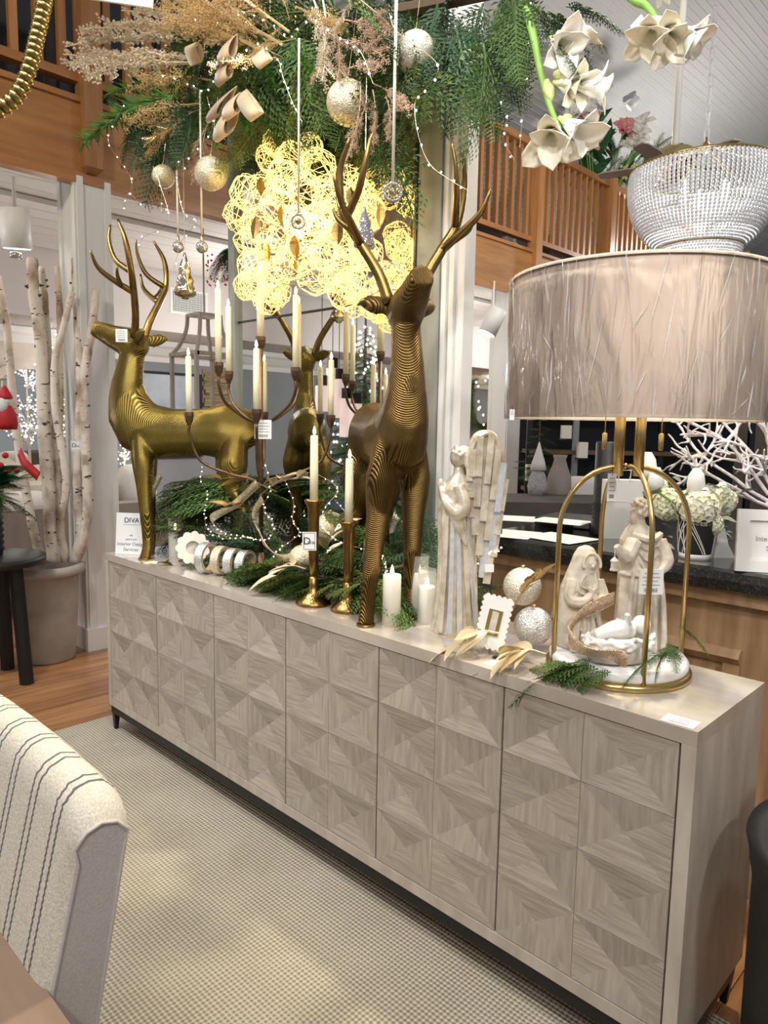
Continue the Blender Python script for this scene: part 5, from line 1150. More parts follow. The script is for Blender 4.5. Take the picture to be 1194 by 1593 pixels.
def chair(x1, label):
    W = .47; x0 = x1-W; c = thing('dining_chair', label, 'chair', (x1-W/2, -1.25, .0), 'striped dining chairs')
    R = []; n = 14
    xs = [x0+.001, x0+.01, x0+.03]+[x0+.07+(W-.14)*i/5 for i in range(6)]+[x1-.045, x1-.025, x1-.010, x1-.001]
    def rr(s): return 1-math.sqrt(max(0, 1-s*s))
    for x in xs:
        sr = max(0, (x-(x1-.05))/.05); sl_ = max(0, ((x0+.05)-x)/.05); e = max(sr, sl_)
        top = .955-.034*rr(min(1, e*.99))-.010*((x-(x0+x1)/2)/(W/2))**2; ins = .012*rr(min(1, max(0, (e-.55)/.45)*.99))
        P = []
        for i in range(7):    # front face up
            t = i/6; z = lerp(.46, top-.035, t); y = -.972-.19*(.93-z)-.085*(1-.25*t); P.append(V(x, y+ins, z))
        for i in range(1, 6):
            a = PI*i/6; ym = -.972-.19*(.93-top+.03)-.085*.75/2; P.append(V(x, ym-.032*math.cos(a), top-.035+.035*math.sin(a)))
        for i in range(7):
            t = 1-i/6; z = lerp(.40, top-.035, t); y = -.972-.19*(.93-z); P.append(V(x, y-ins, z))
        R.append(P)
    o = MB().rings(R, False).build('backrest', 'striped_linen', c, True)
    for k, x in ((0, x0+.001), (-1, x1-.001)): MB().add(R[k], [tuple(range(len(R[k])))]).prism([(0, 0), (.001, 0), (.001, .001)], (1, 0, 0), (0, 0, 1), R[k][0], (0, .001, 0)).build('side_panel', 'plain_linen', c, True)
    m = MB()
    for k, sx in ((-1, 1),):
        m.tube([R[k][i] for i in range(len(R[k]))], .0022, 5)
    m.build('welt', 'plain_linen', c, True)
    MB().box(x0, x1, -1.56, -1.07, .40, .49).build('seat', 'striped_linen', c)
    for x in (x0+.03, x1-.03):
        for y in (-1.53, -1.09): MB().add([(x-.02, y-.02, .40), (x+.02, y-.02, .40), (x+.02, y+.02, .40), (x-.02, y+.02, .40), (x-.012, y-.012, .0125), (x+.012, y-.012, .0125), (x+.012, y+.012, .0125), (x-.012, y+.012, .0125)], [(0, 1, 2, 3), (7, 6, 5, 4), (4, 5, 1, 0), (5, 6, 2, 1), (6, 7, 3, 2), (7, 4, 0, 3)]).build('leg', 'table_wood', c)
chair(2.222, 'striped linen dining chair in the near left corner of the picture')
chair(1.71, 'striped linen dining chair mostly hidden behind the near one at the left edge')
tb = thing('dining_table', 'dark wood dining table in the bottom left corner in front of the striped chair', 'table', (1.5, -1.6, 0))
for k in range(6): MB().box(.5, 2.42, -2.2+k*.1887, -2.2+(k+1)*.1887-.002, .735, .765).build('plank', 'table_wood', tb)
for x in (.6, 2.28):
    for y in (-2.1, -1.72): MB().box(x, x+.07, y, y+.07, .0125, .735).build('leg', 'table_wood', tb)
# ------------------------------------------------------------------ planter with birch branches
def birchmat():
    m = bpy.data.materials.new('birch_bark'); m.use_nodes = True; nt = m.node_tree; b = nt.nodes['Principled BSDF']; tc = nt.nodes.new('ShaderNodeTexCoord')
    def nz(sc, st):
        mp = nt.nodes.new('ShaderNodeMapping'); mp.inputs['Scale'].default_value = st; nt.links.new(tc.outputs['Object'], mp.inputs[0]); t = nt.nodes.new('ShaderNodeTexNoise'); t.inputs['Scale'].default_value = sc; t.inputs['Detail'].default_value = 4; nt.links.new(mp.outputs[0], t.inputs['Vector']); return t.outputs[0]
    a = nz(9, (1, 1, .6)); c = nt.nodes.new('ShaderNodeValToRGB'); c.color_ramp.elements[0].color = (.36, .25, .17, 1); c.color_ramp.elements[1].color = (.78, .70, .60, 1); c.color_ramp.elements[0].position = .33; c.color_ramp.elements[1].position = .52; nt.links.new(a, c.inputs[0])
    l = nz(16, (1.2, 1.2, 3.2)); c2 = nt.nodes.new('ShaderNodeValToRGB'); c2.color_ramp.elements[0].position = .63; c2.color_ramp.elements[1].position = .67; nt.links.new(l, c2.inputs[0])
    mx = nt.nodes.new('ShaderNodeMix'); mx.data_type = 'RGBA'; nt.links.new(c2.outputs[0], mx.inputs[0]); nt.links.new(c.outputs[0], mx.inputs[6]); mx.inputs[7].default_value = (.06, .045, .04, 1); nt.links.new(mx.outputs[2], b.inputs['Base Color'])
    bp = nt.nodes.new('ShaderNodeBump'); bp.inputs['Strength'].default_value = .5; bp.inputs['Distance'].default_value = .01; nt.links.new(l, bp.inputs['Height']); nt.links.new(bp.outputs[0], b.inputs['Normal']); b.inputs['Roughness'].default_value = .8; _m['birch'] = m
birchmat()
mat('stone_pot', (.27, .235, .20), .75, var=(5, (.46, .41, .36)), bump=(12, .2, .006))
mat('soil', (.05, .045, .04), .9, var=(60, (.12, .11, .10)), bump=(60, .5, .01))
PX, PY = -1.16, .185
pt = thing('stone_planter', 'tall weathered stone planter on the wood floor holding birch branches', 'planter', (PX, PY, 0))
MB().lathe([(.128, 0), (.137, .01), (.150, .15), (.163, .36), (.168, .480), (.19, .486), (.203, .500), (.205, .515), (.200, .530), (.185, .540), (.165, .536), (.160, .47), (.150, .46)], (PX, PY, 0), 48, True).build('pot', 'stone_pot', pt, True)
MB().lathe([(.158, .465), (.10, .478), (.001, .48)], (PX, PY, 0), 32).build('gravel', 'soil', pt, True)
DP = (V(PX, PY, .5)-CAM).dot(FW)
br = [([(-4, 430), (10, 500), (15, 560), (20, 620), (28, 690), (40, 760), (50, 815), (62, 862), (68, 880)], 8, .05, 'leftmost birch branch leaning out of the planter'),
      ([(50, 402), (52, 450), (62, 520), (66, 600), (69, 680), (76, 760), (80, 830), (84, 882)], 12, -.05, 'thickest birch branch standing in the planter, second from the left'),
      ([(66, 416), (68, 460), (75, 560), (84, 660), (90, 760), (92, 870)], 9, .06, 'grey brown birch branch close behind the thickest one'),
      ([(89, 415), (92, 470), (93, 560), (94, 640), (90, 740), (95, 880)], 6, .1, 'thin dark branch at the back of the planter'),
      ([(117, 403), (119, 470), (123, 540), (125, 600), (122, 680), (120, 760), (126, 830), (118, 876)], 9, .0, 'peeling birch branch with flat cut top, carrying the store tag'),
      ([(150, 450), (145, 500), (136, 550), (130, 600), (133, 690), (136, 780), (130, 840), (120, 880)], 9, -.04, 'rightmost birch branch leaning toward the white column'),
      ([(112, 455), (96, 520), (85, 565), (86, 640), (97, 700), (103, 760), (94, 820), (104, 880)], 7, -.08, 'crooked thin birch branch crossing the middle of the planter')]
for (P, r, dd, lab) in br:
    P = P[:-1]+[(lerp(P[-1][0], 97, .12), 874)]; m_ = len(P)-1; pts = bez([at(a, b_, d=DP+dd*(1-(i/m_)**2)+.05*(i/m_)**2) for i, (a, b_) in enumerate(P)], 5); k = r*.8*DP/F_PX
    o = thing('birch_branch', lab, 'branch', pts[-1], 'birch branches in the planter')
    m = MB(); n = len(pts); m.tube(pts, [k*(.85+.3*i/n+.06*math.sin(i*2.3+r)) for i in range(n)], 10); m.build('bark', 'birch', o, True)
    for i in range(5):
        p = pts[rnd.randrange(3, n-3)]; a = rnd.uniform(0, 6.3); e = V(math.cos(a), math.sin(a), .3); MB().tube([p+e*k*.6, p+e*k*1.25], [k*.32, k*.16], 6).build('knot', 'twig', o)
    if 'store tag' in lab: logo_tag(o, at(118, 693, d=DP-.12), .055, .055)
# ------------------------------------------------------------------ left background
mat('sofa_fabric', (.30, .265, .235), .9, var=(200, (.36, .32, .28)))
mat('pillow_white', (.75, .70, .68), .9, var=(6, (.80, .77, .75)))
mat('red_velvet', (.45, .015, .02), .6)
mat('plaster', (.62, .55, .45), .7, var=(6, (.70, .64, .55)))
mat('painting_blue', (.36, .46, .58), .6, var=(3, (.70, .76, .82)))
mat('painting_brown', (.16, .11, .06), .6, var=(9, (.44, .34, .18)), stretch=(1, 1, 6))
mat('pewter_wood', (.34, .30, .26), .6, var=(1, (.46, .42, .37)), stretch=(20, 20, 3))
mat('dark_teal', (.03, .07, .06), .9, var=(40, (.07, .12, .10)))
def cushion(name, label, c, sx, sy, sz, mt, rz=0, group=None, cat='cushion'):
    b = MB(); n = 12; R = []
    for i in range(9):
        t = -1+2*i/8; e = (1-abs(t)**4)**.5 if abs(t) < 1 else .02; e = max(e, .04)
        R.append([(sx*t, sy*e*math.copysign(abs(math.cos(2*PI*j/n))**.6, math.cos(2*PI*j/n)), sz*(.35+.65*e)*math.copysign(abs(math.sin(2*PI*j/n))**.7, math.sin(2*PI*j/n))) for j in range(n)])
    b.rings(R); o = b.build(name, mt, None, True, local=True, label=label, category=cat); o.location = c; o.rotation_euler = (0, 0, rz)
    if group: o['group'] = group
    return o
# sofa
sf = thing('sofa', 'taupe upholstered sofa seen from behind the birch planter', 'sofa', (-2.3, .5, 0))
MB().box(-2.30, -2.12, -.35, 1.55, .14, .73).build('backrest', 'sofa_fabric', sf); MB().box(-3.05, -2.30, -.35, 1.55, .14, .42).build('seat', 'sofa_fabric', sf)
MB().box(-3.0, -2.30, 1.37, 1.55, .42, .60).build('armrest', 'sofa_fabric', sf); MB().box(-3.0, -2.30, -.35, -.17, .42, .60).build('armrest', 'sofa_fabric', sf)
for x in (-2.98, -2.2):
    for y in (-.3, 1.46): MB().box(x, x+.05, y, y+.05, 0, .14).build('foot', 'black', sf)
cushion('cushion', 'white cushion propped on the taupe sofa left of the thick birch branch', (-2.42, .50, .63), .24, .1, .2, 'pillow_white', 1.6, 'sofa cushions')
cushion('cushion', 'dark teal fringed cushion on the taupe sofa behind the planter', (-2.38, .95, .68), .22, .1, .24, 'dark_teal', 1.5, 'sofa cushions')
cushion('cushion', 'rumpled pale pink cushion seen between the white column and the left deer leg', (-2.42, 1.36, .80), .17, .1, .2, 'pillow_white', 1.6, 'sofa cushions')
# arched plaster mirror on the wall
am = thing('arched_mirror', 'round arched plaster framed wall mirror behind the birch branches', 'mirror', (-3.79, 1.15, 1.2))
c = at(48, 650, x=-3.79); n = 40
for nm, r0, r1, h, mt in (('outer_frame', .46, .66, .05, 'plaster'), ('inner_frame', .40, .47, .075, 'plaster')):
    R = [[V(-3.79+hh, c.y+rr_*math.cos(2*PI*j/n), c.z+rr_*1.05*math.sin(2*PI*j/n)) for rr_, hh in ((r0, 0.001), (r0, h), (r1, h), (r1, 0.001))] for j in range(n)]
    MB().rings(R, False, True).build(nm, mt, am, False)
MB().prism([(.41*math.cos(2*PI*j/n), .43*math.sin(2*PI*j/n)) for j in range(n)], (0, 1, 0), (0, 0, 1), (-3.785, c.y, c.z), (.01, 0, 0)).build('glass', 'mirror', am)
# glittering light trees
def light_tree(label, c, h, w_, nb, mt='led', cat='twig tree'):
    o = thing('lit_twig_tree', label, cat, c, 'lit twig trees'); q = random.Random(nb); t = MB(); b = MB(); c = Vector(c)
    t.tube([c, c+V(0, 0, h)], [.015, .003], 5)
    for i in range(44):
        z = h*(.2+.78*q.random()); a = q.uniform(0, 2*PI); L = w_*(1.15-z/h)*q.uniform(.6, 1.1); p = c+V(0, 0, z); e = V(math.cos(a)*L, math.sin(a)*L, L*.7)
        t.tube([p, p+e*.5, p+e], [.004, .003, .0015], 3, False)
        for k in range(nb//44): f = q.uniform(.2, 1); b.octa(p+e*f+V(q.gauss(0, .02), q.gauss(0, .02), q.gauss(0, .02)), .0075)
    t.build('twigs', 'berry_silver', o); x = b.build('bulbs', mt, o); x['kind'] = 'stuff'
g = at(100, 800, x=-3.4); light_tree('silver twig tree covered with tiny lights behind the birch branches', (g.x, g.y, .8), 1.3, .40, 300, 'led_cool')
g = at(196, 800, x=-3.3); light_tree('slim warm twig tree with lights just right of the white column', (g.x, g.y, .0), 1.35, .16, 180)
pd = at(100, 800, x=-3.4); o = thing('console_table', 'plaster grey console under the silver lit twig tree', 'table', (pd.x, pd.y, 0)); MB().box(pd.x-.2, pd.x+.2, pd.y-.35, pd.y+.35, .74, .8).build('top', 'plaster', o); MB().box(pd.x-.17, pd.x+.17, pd.y-.3, pd.y-.22, 0, .74).build('leg', 'plaster', o); MB().box(pd.x-.17, pd.x+.17, pd.y+.22, pd.y+.3, 0, .74).build('leg', 'plaster', o)
# black round side table with ribbed pedestal lamp base, santa and greenery
bx, by = -.98, -.13
bt = thing('side_table', 'black round side table at the left edge beside the planter', 'side table', (bx, by, 0))
MB().lathe([(.20, .60), (.235, .605), (.24, .62), (.24, .64), (.23, .645), (.001, .645)], (bx, by, 0), 40).build('top', 'black', bt, True)
for k in range(3): a = 2.1*k+.5; MB().tube([(bx+.17*math.cos(a), by+.17*math.sin(a), .0), (bx+.13*math.cos(a), by+.13*math.sin(a), .605)], .035, 8).build('leg', 'black', bt)
bs = thing('ribbed_pot', 'black ribbed pot on the black side table holding a holiday arrangement', 'pot', (bx-.06, by-.02, .646))
MB().lathe([(.075, 0), (.08, .004)]+[(.08+.01*(i % 2), .012+.016*i) for i in range(18)]+[(.075, .30), (.05, .30)], (bx-.06, by-.02, .646), 28).build('body', 'black', bs, True)
ga = thing('holiday_arrangement', 'dark evergreen and red berry arrangement with ribbon in the ribbed pot', 'arrangement', (bx-.06, by-.02, .95))
gc = V(bx-.06, by-.02, .95)
for i in range(26):
    a = rnd.uniform(0, 6.3); d = V(math.cos(a), math.sin(a), rnd.uniform(-.5, 1.0)); sp(ga, gc, gc+d.normalized()*rnd.uniform(.14, .26), rnd.choice('gb'))
lm = gleaf(1, .3).mesh('magnolia_leaf'); lm.materials.append(M('leaf_green'))
for i in range(18): a = rnd.uniform(0, 6.3); place('magnolia_leaf', lm, ga, gc+V(0, 0, .05), V(math.cos(a), math.sin(a), rnd.uniform(0, .9)), rnd.uniform(.16, .24), rnd.uniform(-.5, .5))
rb = MB()
for i in range(30): rb.ball(gc+V(rnd.gauss(0, .07), rnd.gauss(0, .07), .14+rnd.gauss(0, .04)), .016, 8, 6)
x = rb.build('berries', 'red_velvet', ga, True); x['kind'] = 'stuff'
MB().strip(bez([at(30, 702, d=3.75), at(38, 720, d=3.7), at(48, 730, d=3.7), at(60, 741, d=3.7)], 5), V(.0, .01, .022), .001).build('ribbon_tail', 'red_velvet', ga, True)
sa = thing('santa_figurine', 'small red santa figurine with white beard on the holiday arrangement', 'figurine', at(10, 668, d=3.7)); sc = V(*sa.location)
MB().lathe([(.05, 0), (.055, .03), (.05, .08), (.03, .12), (.001, .13)], sc, 16).build('coat', 'red_velvet', sa, True); MB().ball(sc+V(0, 0, .145), .032, 12, 10).build('head', 'bone', sa, True)
MB().lathe([(.034, .155), (.036, .165), (.03, .18), (.012, .215), (.002, .225)], sc, 14).build('hat', 'red_velvet', sa, True); MB().ball(sc+V(.015, -.02, .12), .032, 12, 8, (.9, .9, 1.3)).build('beard', 'pillow_white', sa, True)
# paintings on the grey wall
def painting(label, p0, p1, mt, fm='black'):
    y0, y1 = p0.y, p1.y; z1, z0 = p0.z, p1.z; o = thing('painting', label, 'painting', (-3.8, (y0+y1)/2, z0), 'paintings on the grey wall'); t = .025
    MB().box(-3.799, -3.77, y0, y1, z0, z1).build('canvas', mt, o)
    MB().box(-3.799, -3.755, y0-t, y0, z0-t, z1+t).box(-3.799, -3.755, y1, y1+t, z0-t, z1+t).box(-3.799, -3.755, y0, y1, z0-t, z0).box(-3.799, -3.755, y0, y1, z1, z1+t).build('frame', fm, o)
painting('large pale blue painting on the grey wall behind the left deer', V(-3.78, 2.12, 1.80), V(-3.78, 2.75, 1.0), 'painting_blue')
wd = thing('wood_slat_art', 'reclaimed wood slat wall art behind the candelabra', 'wall art', (-3.8, 2.85, 1.5))
for k in range(9): MB().box(-3.799, -3.76-.012*(k % 3), 2.80+.02*(k % 2), 3.25-.03*(k % 3), 1.50+.043*k, 1.54+.043*k).build('slat', 'painting_brown', wd)
# hanging lantern frame
lt = thing('hanging_lantern', 'large open pendant lantern with curved wood arms behind the deer', 'lantern', at(318, 560, d=5.0))
c = V(*lt.location); hw = .16
for sx in (-1, 1):
    for sy in (-1, 1): MB().box(c.x+sx*hw-.012, c.x+sx*hw+.012, c.y+sy*hw-.012, c.y+sy*hw+.012, c.z-.55, c.z+.03).build('post', 'pewter_wood', lt); P = bez([(c.x+sx*hw, c.y+sy*hw, c.z+.03), (c.x+sx*hw*.75, c.y+sy*hw*.75, c.z+.10), (c.x+sx*hw*.55, c.y+sy*hw*.55, c.z+.20), (c.x+sx*hw*.5, c.y+sy*hw*.5, c.z+.30)], 6); MB().tube(P, .014, 4).build('arm', 'pewter_wood', lt)
for z in (.03, -.55):
    MB().box(c.x-hw-.014, c.x+hw+.014, c.y-hw-.014, c.y-hw+.014, c.z+z-.012, c.z+z+.012).box(c.x-hw-.014, c.x+hw+.014, c.y+hw-.014, c.y+hw+.014, c.z+z-.012, c.z+z+.012).box(c.x-hw-.014, c.x-hw+.014, c.y-hw, c.y+hw, c.z+z-.012, c.z+z+.012).box(c.x+hw-.014, c.x+hw+.014, c.y-hw, c.y+hw, c.z+z-.012, c.z+z+.012).build('ring', 'pewter_wood', lt)
MB().box(c.x-hw*.55, c.x+hw*.55, c.y-hw*.55, c.y+hw*.55, c.z+.29, c.z+.31).tube([(c.x, c.y, c.z+.3), (c.x, c.y, 2.64)], .006, 6).build('canopy', 'pewter_wood', lt)
# red berry branch near the ceiling
rbz = thing('berry_branch', 'dark evergreen branch with red berries hanging by the air vent', 'branch', at(345, 395, d=4.9))
for i in range(12): 
    a = at(360, 385, d=4.9); b_ = at(rnd.uniform(300, 370), rnd.uniform(385, 450), d=4.9+rnd.uniform(-.1, .1)); sp(rbz, a, b_, 'b')
rb = MB()
for i in range(60): rb.octa(at(rnd.uniform(320, 362), rnd.uniform(395, 450), d=4.9+rnd.uniform(-.08, .08)), .009)
x = rb.build('berries', 'red_velvet', rbz); x['kind'] = 'stuff'
MB().tube([at(360, 385, d=4.9), V(at(360, 385, d=4.9).x, at(360, 385, d=4.9).y, 2.64)], .006, 5).build('stem', 'twig', rbz)
# track spotlights
def can(label, c, r, h, d, up):
    c = Vector(c); d = Vector(d).normalized(); o = thing('track_spotlight', label, 'spotlight', c, 'white track spotlights')
    MB().tube([c-d*h*.5, c-d*h*.48, c+d*h*.5], [r*.9, r, r], 24).build('can', 'white_paint', o, True)
    MB().tube([c+d*h*.5, c+d*(h*.5+.004)], [r*.9, r*.85], 20).build('lens', 'lens_glow', o); MB().tube([c, c+V(0, 0, r*1.6), (c.x, c.y, up)], .010, 6).build('bracket', 'white_paint', o)
mat('lens_glow', (1, .95, .85), .3, emit=3, ecol=(1, .93, .8))
c = at(24, 355, d=3.95); can('large white track spotlight under the balcony at the left edge', c, .078, .21, (-.15, .1, -1), 2.66)
MB().lathe([(.03, 0), (.035, .01), (.03, .03), (.01, .035)], at(25, 402, d=3.95), 16).build('ceiling_sensor', 'smoke_glass', None, True, **T('small glass globe under the left track spotlight', 'globe'))
c = at(766, 500, d=6.6); can('white track spotlight under the balcony left of the lamp shade', c, .085, .24, (-.3, -.35, -1), 2.66)
MB().box(-1.72, -1.69, -5, 12, 2.605, 2.635).build('trim_6', 'white_paint', **ST)
# ------------------------------------------------------------------ items on the sales counter
GZ = .95
def sheet(px, py, w_, h_, rz, z, label): 
    c = at(px, py, z=GZ+z); o = MB().box(-w_/2, w_/2, -h_/2, h_, 0, .0012).build('paper_sheet', 'paper', None, local=True, **T(label, 'paper', 'papers on the counter')); o.location = c; o.rotation_euler = (0, 0, rz)
sheet(785, 832, .20, .13, .3, .001, 'white paper sheet nearest the angel on the black counter'); sheet(862, 838, .21, .12, -.1, .003, 'white paper sheet in front of the black binder'); sheet(800, 808, .2, .12, .5, .002, 'white paper sheet at the back left of the counter'); sheet(868, 812, .2, .1, .15, .034, 'white paper sheet lying on the black binder')
c = at(880, 820, z=GZ); o = thing('binder', 'black ring binder lying among papers on the counter', 'binder', c, None, .15); MB().box(-.12, .12, -.02, .2, 0.001, .005).box(-.12, .12, -.02, .2, .027, .031).box(-.12, .12, -.024, -.02, .001, .031).build('cover', 'black', o, local=True); MB().box(-.115, .1, -.01, .19, .006, .026).build('pages', 'paper', o, local=True); MB().box(.04, .1, -.0255, -.0242, .005, .027).build('spine_label', 'paper', o, local=True)
mat('green_foil', (.0, .22, .06), .35, .3)
c = at(768, 822, z=GZ+.02); MB().obox(c, AX*.028, AY*.014, V(0, 0, .016)).lathe([(.01, -.012), (.016, -.010), (.016, .01), (.01, .012)], c-AY*.02, 12).build('tape_dispenser', 'green_foil', **T('small green tape dispenser on papers beside the angel wing', 'tape'))
# black column speaker
c = at(938, 832, z=GZ); o = thing('black_canister', 'tall black ribbed canister on the counter behind the lamp', 'canister', c)
MB().lathe([(.044, 0), (.046, .004), (.046, .05)]+[(.040+.006*(i % 2), .055+.008*i) for i in range(8)]+[(.042, .12), (.042, .33), (.038, .335), (.001, .335)], c, 28).build('body', 'black', o, True)
c = at(965, 838, z=GZ); o = thing('paper_bag', 'plain white paper gift bag standing behind the bearded figurine', 'bag', c, None, AZR); MB().box(-.06, .07, .0, .06, 0, .205).build('bag', 'paper', o, local=True); MB().box(-.06, .07, -.001, .0, .13, .1315).box(.069, .0705, .0, .06, 0, .2).build('crease', 'pillow_white', o, local=True)
MB().tube([(-.02, 0, .20), (-.02, -.01, .24), (.02, -.01, .24), (.02, 0, .20)], .0025, 5).build('handle', 'pillow_white', o, local=True)
# flower vase
mat('vase_black', (.015, .015, .016), .4); mat('white_line', (.8, .79, .77), .5)
vc = at(1080, 868, z=GZ); fv = thing('vase', 'black vase with random white crossing lines holding white flowers on the counter', 'vase', vc)
vp = [(.040, 0), (.044, .004), (.044, .02), (.050, .06), (.052, .10), (.050, .125), (.046, .13), (.03, .13)]
MB().lathe(vp, vc, 32).build('body', 'vase_black', fv, True); MB().lathe([(.0455, 0), (.046, .014), (.0445, .016)], vc, 32).build('foot_band', 'pillow_white', fv, True)
b = MB(); q = random.Random(9)
for i in range(26):
    a0 = q.uniform(0, 6.3); a1 = a0+q.uniform(-1.3, 1.3); P = []
    for k in range(9): t = k/8; z = .018+.108*t; r = .0535 if z > .08 else lerp(.0455, .0535, z/.08); a = lerp(a0, a1, t); P.append(vc+V(r*math.cos(a), r*math.sin(a), z))
    b.tube(P, .0011, 4)
b.build('crossing_lines', 'white_line', fv)
fb = thing('flower_bouquet', 'white tulips and pale hydrangeas with grey leaves in the black vase', 'bouquet', vc+V(0, 0, .13)); fb.location = vc+V(0, 0, .13)
mat('hydrangea', (.80, .80, .55), .6, var=(30, (.90, .89, .78))); mat('sage_leaf', (.20, .24, .18), .6, var=(20, (.34, .37, .31)))
def floret_ball(c, r, n, seed):
    q = random.Random(seed); b = MB(); c = Vector(c)
    for i in range(n):
        z = 1-2*(i+.5)/n; a = i*2.39996; e = V(math.sqrt(1-z*z)*math.cos(a), math.sqrt(1-z*z)*math.sin(a), z); p = c+e*r*q.uniform(.86, 1.05); u_ = e.orthogonal().normalized(); v_ = e.cross(u_); ro = q.uniform(0, 1.5); s = r*.24
        for k in range(4):
            a2 = ro+k*PI/2; d = u_*math.cos(a2)+v_*math.sin(a2); d2 = u_*math.cos(a2+.8)+v_*math.sin(a2+.8); d3 = u_*math.cos(a2-.8)+v_*math.sin(a2-.8)
            b.add([p, p+d3*s*.6+e*s*.15, p+d*s+e*s*.1, p+d2*s*.6+e*s*.15], [(0, 1, 2, 3)])
    b.ball(c, r*.85, 12, 8); return b
for (px, py, r, d_, sd_) in ((1085, 790, .062, 2.13, 1), (1118, 780, .05, 2.2, 2), (1040, 785, .05, 2.2, 3), (1105, 815, .035, 2.13, 4), (1020, 760, .04, 2.25, 5)): floret_ball(at(px, py, d=d_), r, 130, sd_).build('hydrangea', 'hydrangea', fb)
def tulip(px, py, h, d_, tilt):
    c = at(px, py, d=d_); o = bpy.data.objects.new('tulip', None); COL.objects.link(o); o.parent = fb; o.location = c-fb.location
    MB().lathe([(.004, 0), (h*.30, h*.12), (h*.34, h*.4), (h*.28, h*.75), (h*.12, h)], c+V(0, 0, -h/2), 18, wob=lambda t, z: h*.02*math.cos(3*t)).build('cup', 'petal_white', o, True); MB().tube([c-V(0, 0, h/2), vc+V(0, 0, .12)], .004, 6).build('stem', 'stem_green', o)
tulip(1082, 748, .075, 2.12, 0); tulip(1006, 725, .085, 2.2, 0); tulip(1020, 745, .07, 2.15, 0); tulip(1122, 765, .06, 2.25, 0)
sm = gleaf(1, .28).mesh('leaf'); sm.materials.append(M('sage_leaf'))
for i in range(60): a = rnd.uniform(0, 6.3); p = at(rnd.uniform(1010, 1150), rnd.uniform(745, 845), d=2.17+rnd.uniform(-.06, .1)); place('leaf', sm, fb, p, V(math.cos(a), math.sin(a), rnd.uniform(-.6, .7)), rnd.uniform(.03, .05), rnd.uniform(-1, 1))
# second framed store sign
c = at(1190, 872, z=GZ+.03); sign('framed_store_sign', 'white framed store sign on the counter at the right edge', V(c.x+.03, c.y, c.z), .15, .11, AX*.95+AY*-.25, .1, (('ABOUT OUR', .07, .80, 'ink_grey'), ('Interior Design', .17, .55, 'ink_grey'), ('Services', .17, .32, 'ink_grey')), 'white_stone')
c = at(1125, 868, z=GZ); o = thing('plate_stand', 'white curved plate stand behind the vase on the counter', 'stand', c); MB().prism([(-.03, 0), (.035, 0), (.012, .04), (-.002, .09), (-.02, .09)], AX, (0, 0, 1), c, AY*.02).build('foot', 'white_stone', o)
# white coral branch
mat('coral_white', (.66, .58, .56), .7, var=(60, (.84, .82, .82)), bump=(120, .5, .004))
cb_ = at(1196, 850, d=2.35); co = thing('coral_branch', 'white flocked coral branch spreading left above the counter', 'coral branch', (cb_.x, cb_.y, GZ)); q = random.Random(21); b = MB()
def grow(p, d, L, r, depth):
    P = [p]; n = 5
    for i in range(n): d = (d+V(q.gauss(0, .16), q.gauss(0, .16), q.gauss(0, .16))).normalized(); P.append(P[-1]+d*L/n)
    b.tube(P, rads([r, r*.72], n+1), 6)
    if depth:
        for k in range(5): i = q.randint(1, n); grow(P[i], (d+V(q.gauss(0, .7), q.gauss(0, .5), q.gauss(0, .7))).normalized(), L*q.uniform(.32, .55), r*.8, depth-1)
for (a, b_) in (((1200, 790), (1080, 735)), ((1195, 780), (1075, 690)), ((1195, 770), (1100, 655)), ((1200, 760), (1150, 640)), ((1200, 740), (1185, 600))):
    p0 = at(*a, d=2.35); p1 = at(*b_, d=2.3); grow(p0, (p1-p0).normalized(), (p1-p0).length, .0068, 2)
b.tube([(cb_.x, cb_.y, GZ), at(1200, 780, d=2.35)], [.012, .009], 8)
sculpt(b.build('branches', 'coral_white', co, True), .003, 0)
# ------------------------------------------------------------------ black drum table at right
dtb = thing('drum_table', 'black drum side table tucked against the right end of the sideboard', 'side table', (2.735, .16, 0))
MB().lathe([(.215, .0), (.22, .01), (.222, .50), (.232, .56), (.238, .585), (.235, .595), (.21, .59), (.001, .575)], (2.735, .16, 0), 56).build('drum', 'black', dtb, True)
MB().lathe([(.225, .53), (.229, .535), (.229, .545), (.225, .55)], (2.735, .16, 0), 56, False).build('band', 'black_metal', dtb, True)
mat('grey_ceramic', (.28, .27, .27), .8, var=(90, (.5, .48, .47)), bump=(90, .5, .004))
MB().lathe([(.07, 0), (.10, .02), (.125, .10), (.12, .18), (.08, .24), (.07, .25), (.06, .24)], (2.74, .17, .578), 32).build('ceramic_pot', 'grey_ceramic', None, True, **T('speckled grey ceramic pot on the black drum table at the right edge', 'pot'))
# ------------------------------------------------------------------ background behind the counter
shx = at(905, 720, d=5.6); SX, SY = shx.x, shx.y
sh = thing('display_shelf', 'black metal display shelf far behind the counter under the lamp shade', 'shelf', (SX, SY, 0))
mat('shelf_wood', (.16, .10, .06), .6)
e1 = AX
for s in (-.42, -.06, .6, 1.3): c = V(SX, SY, 0)+e1*s; MB().obox(c+V(0, 0, 1.0), e1*.02, AY*.02, V(0, 0, 1.0)).build('upright', 'wall_grey' if s == -.06 else 'black', sh)
for z in (.45, .85, 1.15, 1.45, 1.9): MB().obox(V(SX, SY, z)+e1*.44+AY*.12, e1*.86, AY*.15, V(0, 0, .015)).build('shelf', 'shelf_wood', sh)
MB().obox(V(SX, SY, 1.0)+e1*.44+AY*.3, e1*.88, AY*.01, V(0, 0, .98)).build('back_panel', 'black', sh)
def shelf_item(px, py, d_, fn): return fn(at(px, py, d=d_))
c = at(905, 775, d=5.2); cushion('cushion', 'pale linen cushion beside the shelf behind the counter', (c.x, c.y, c.z), .18, .05, .16, 'pillow_white', AZR, None)
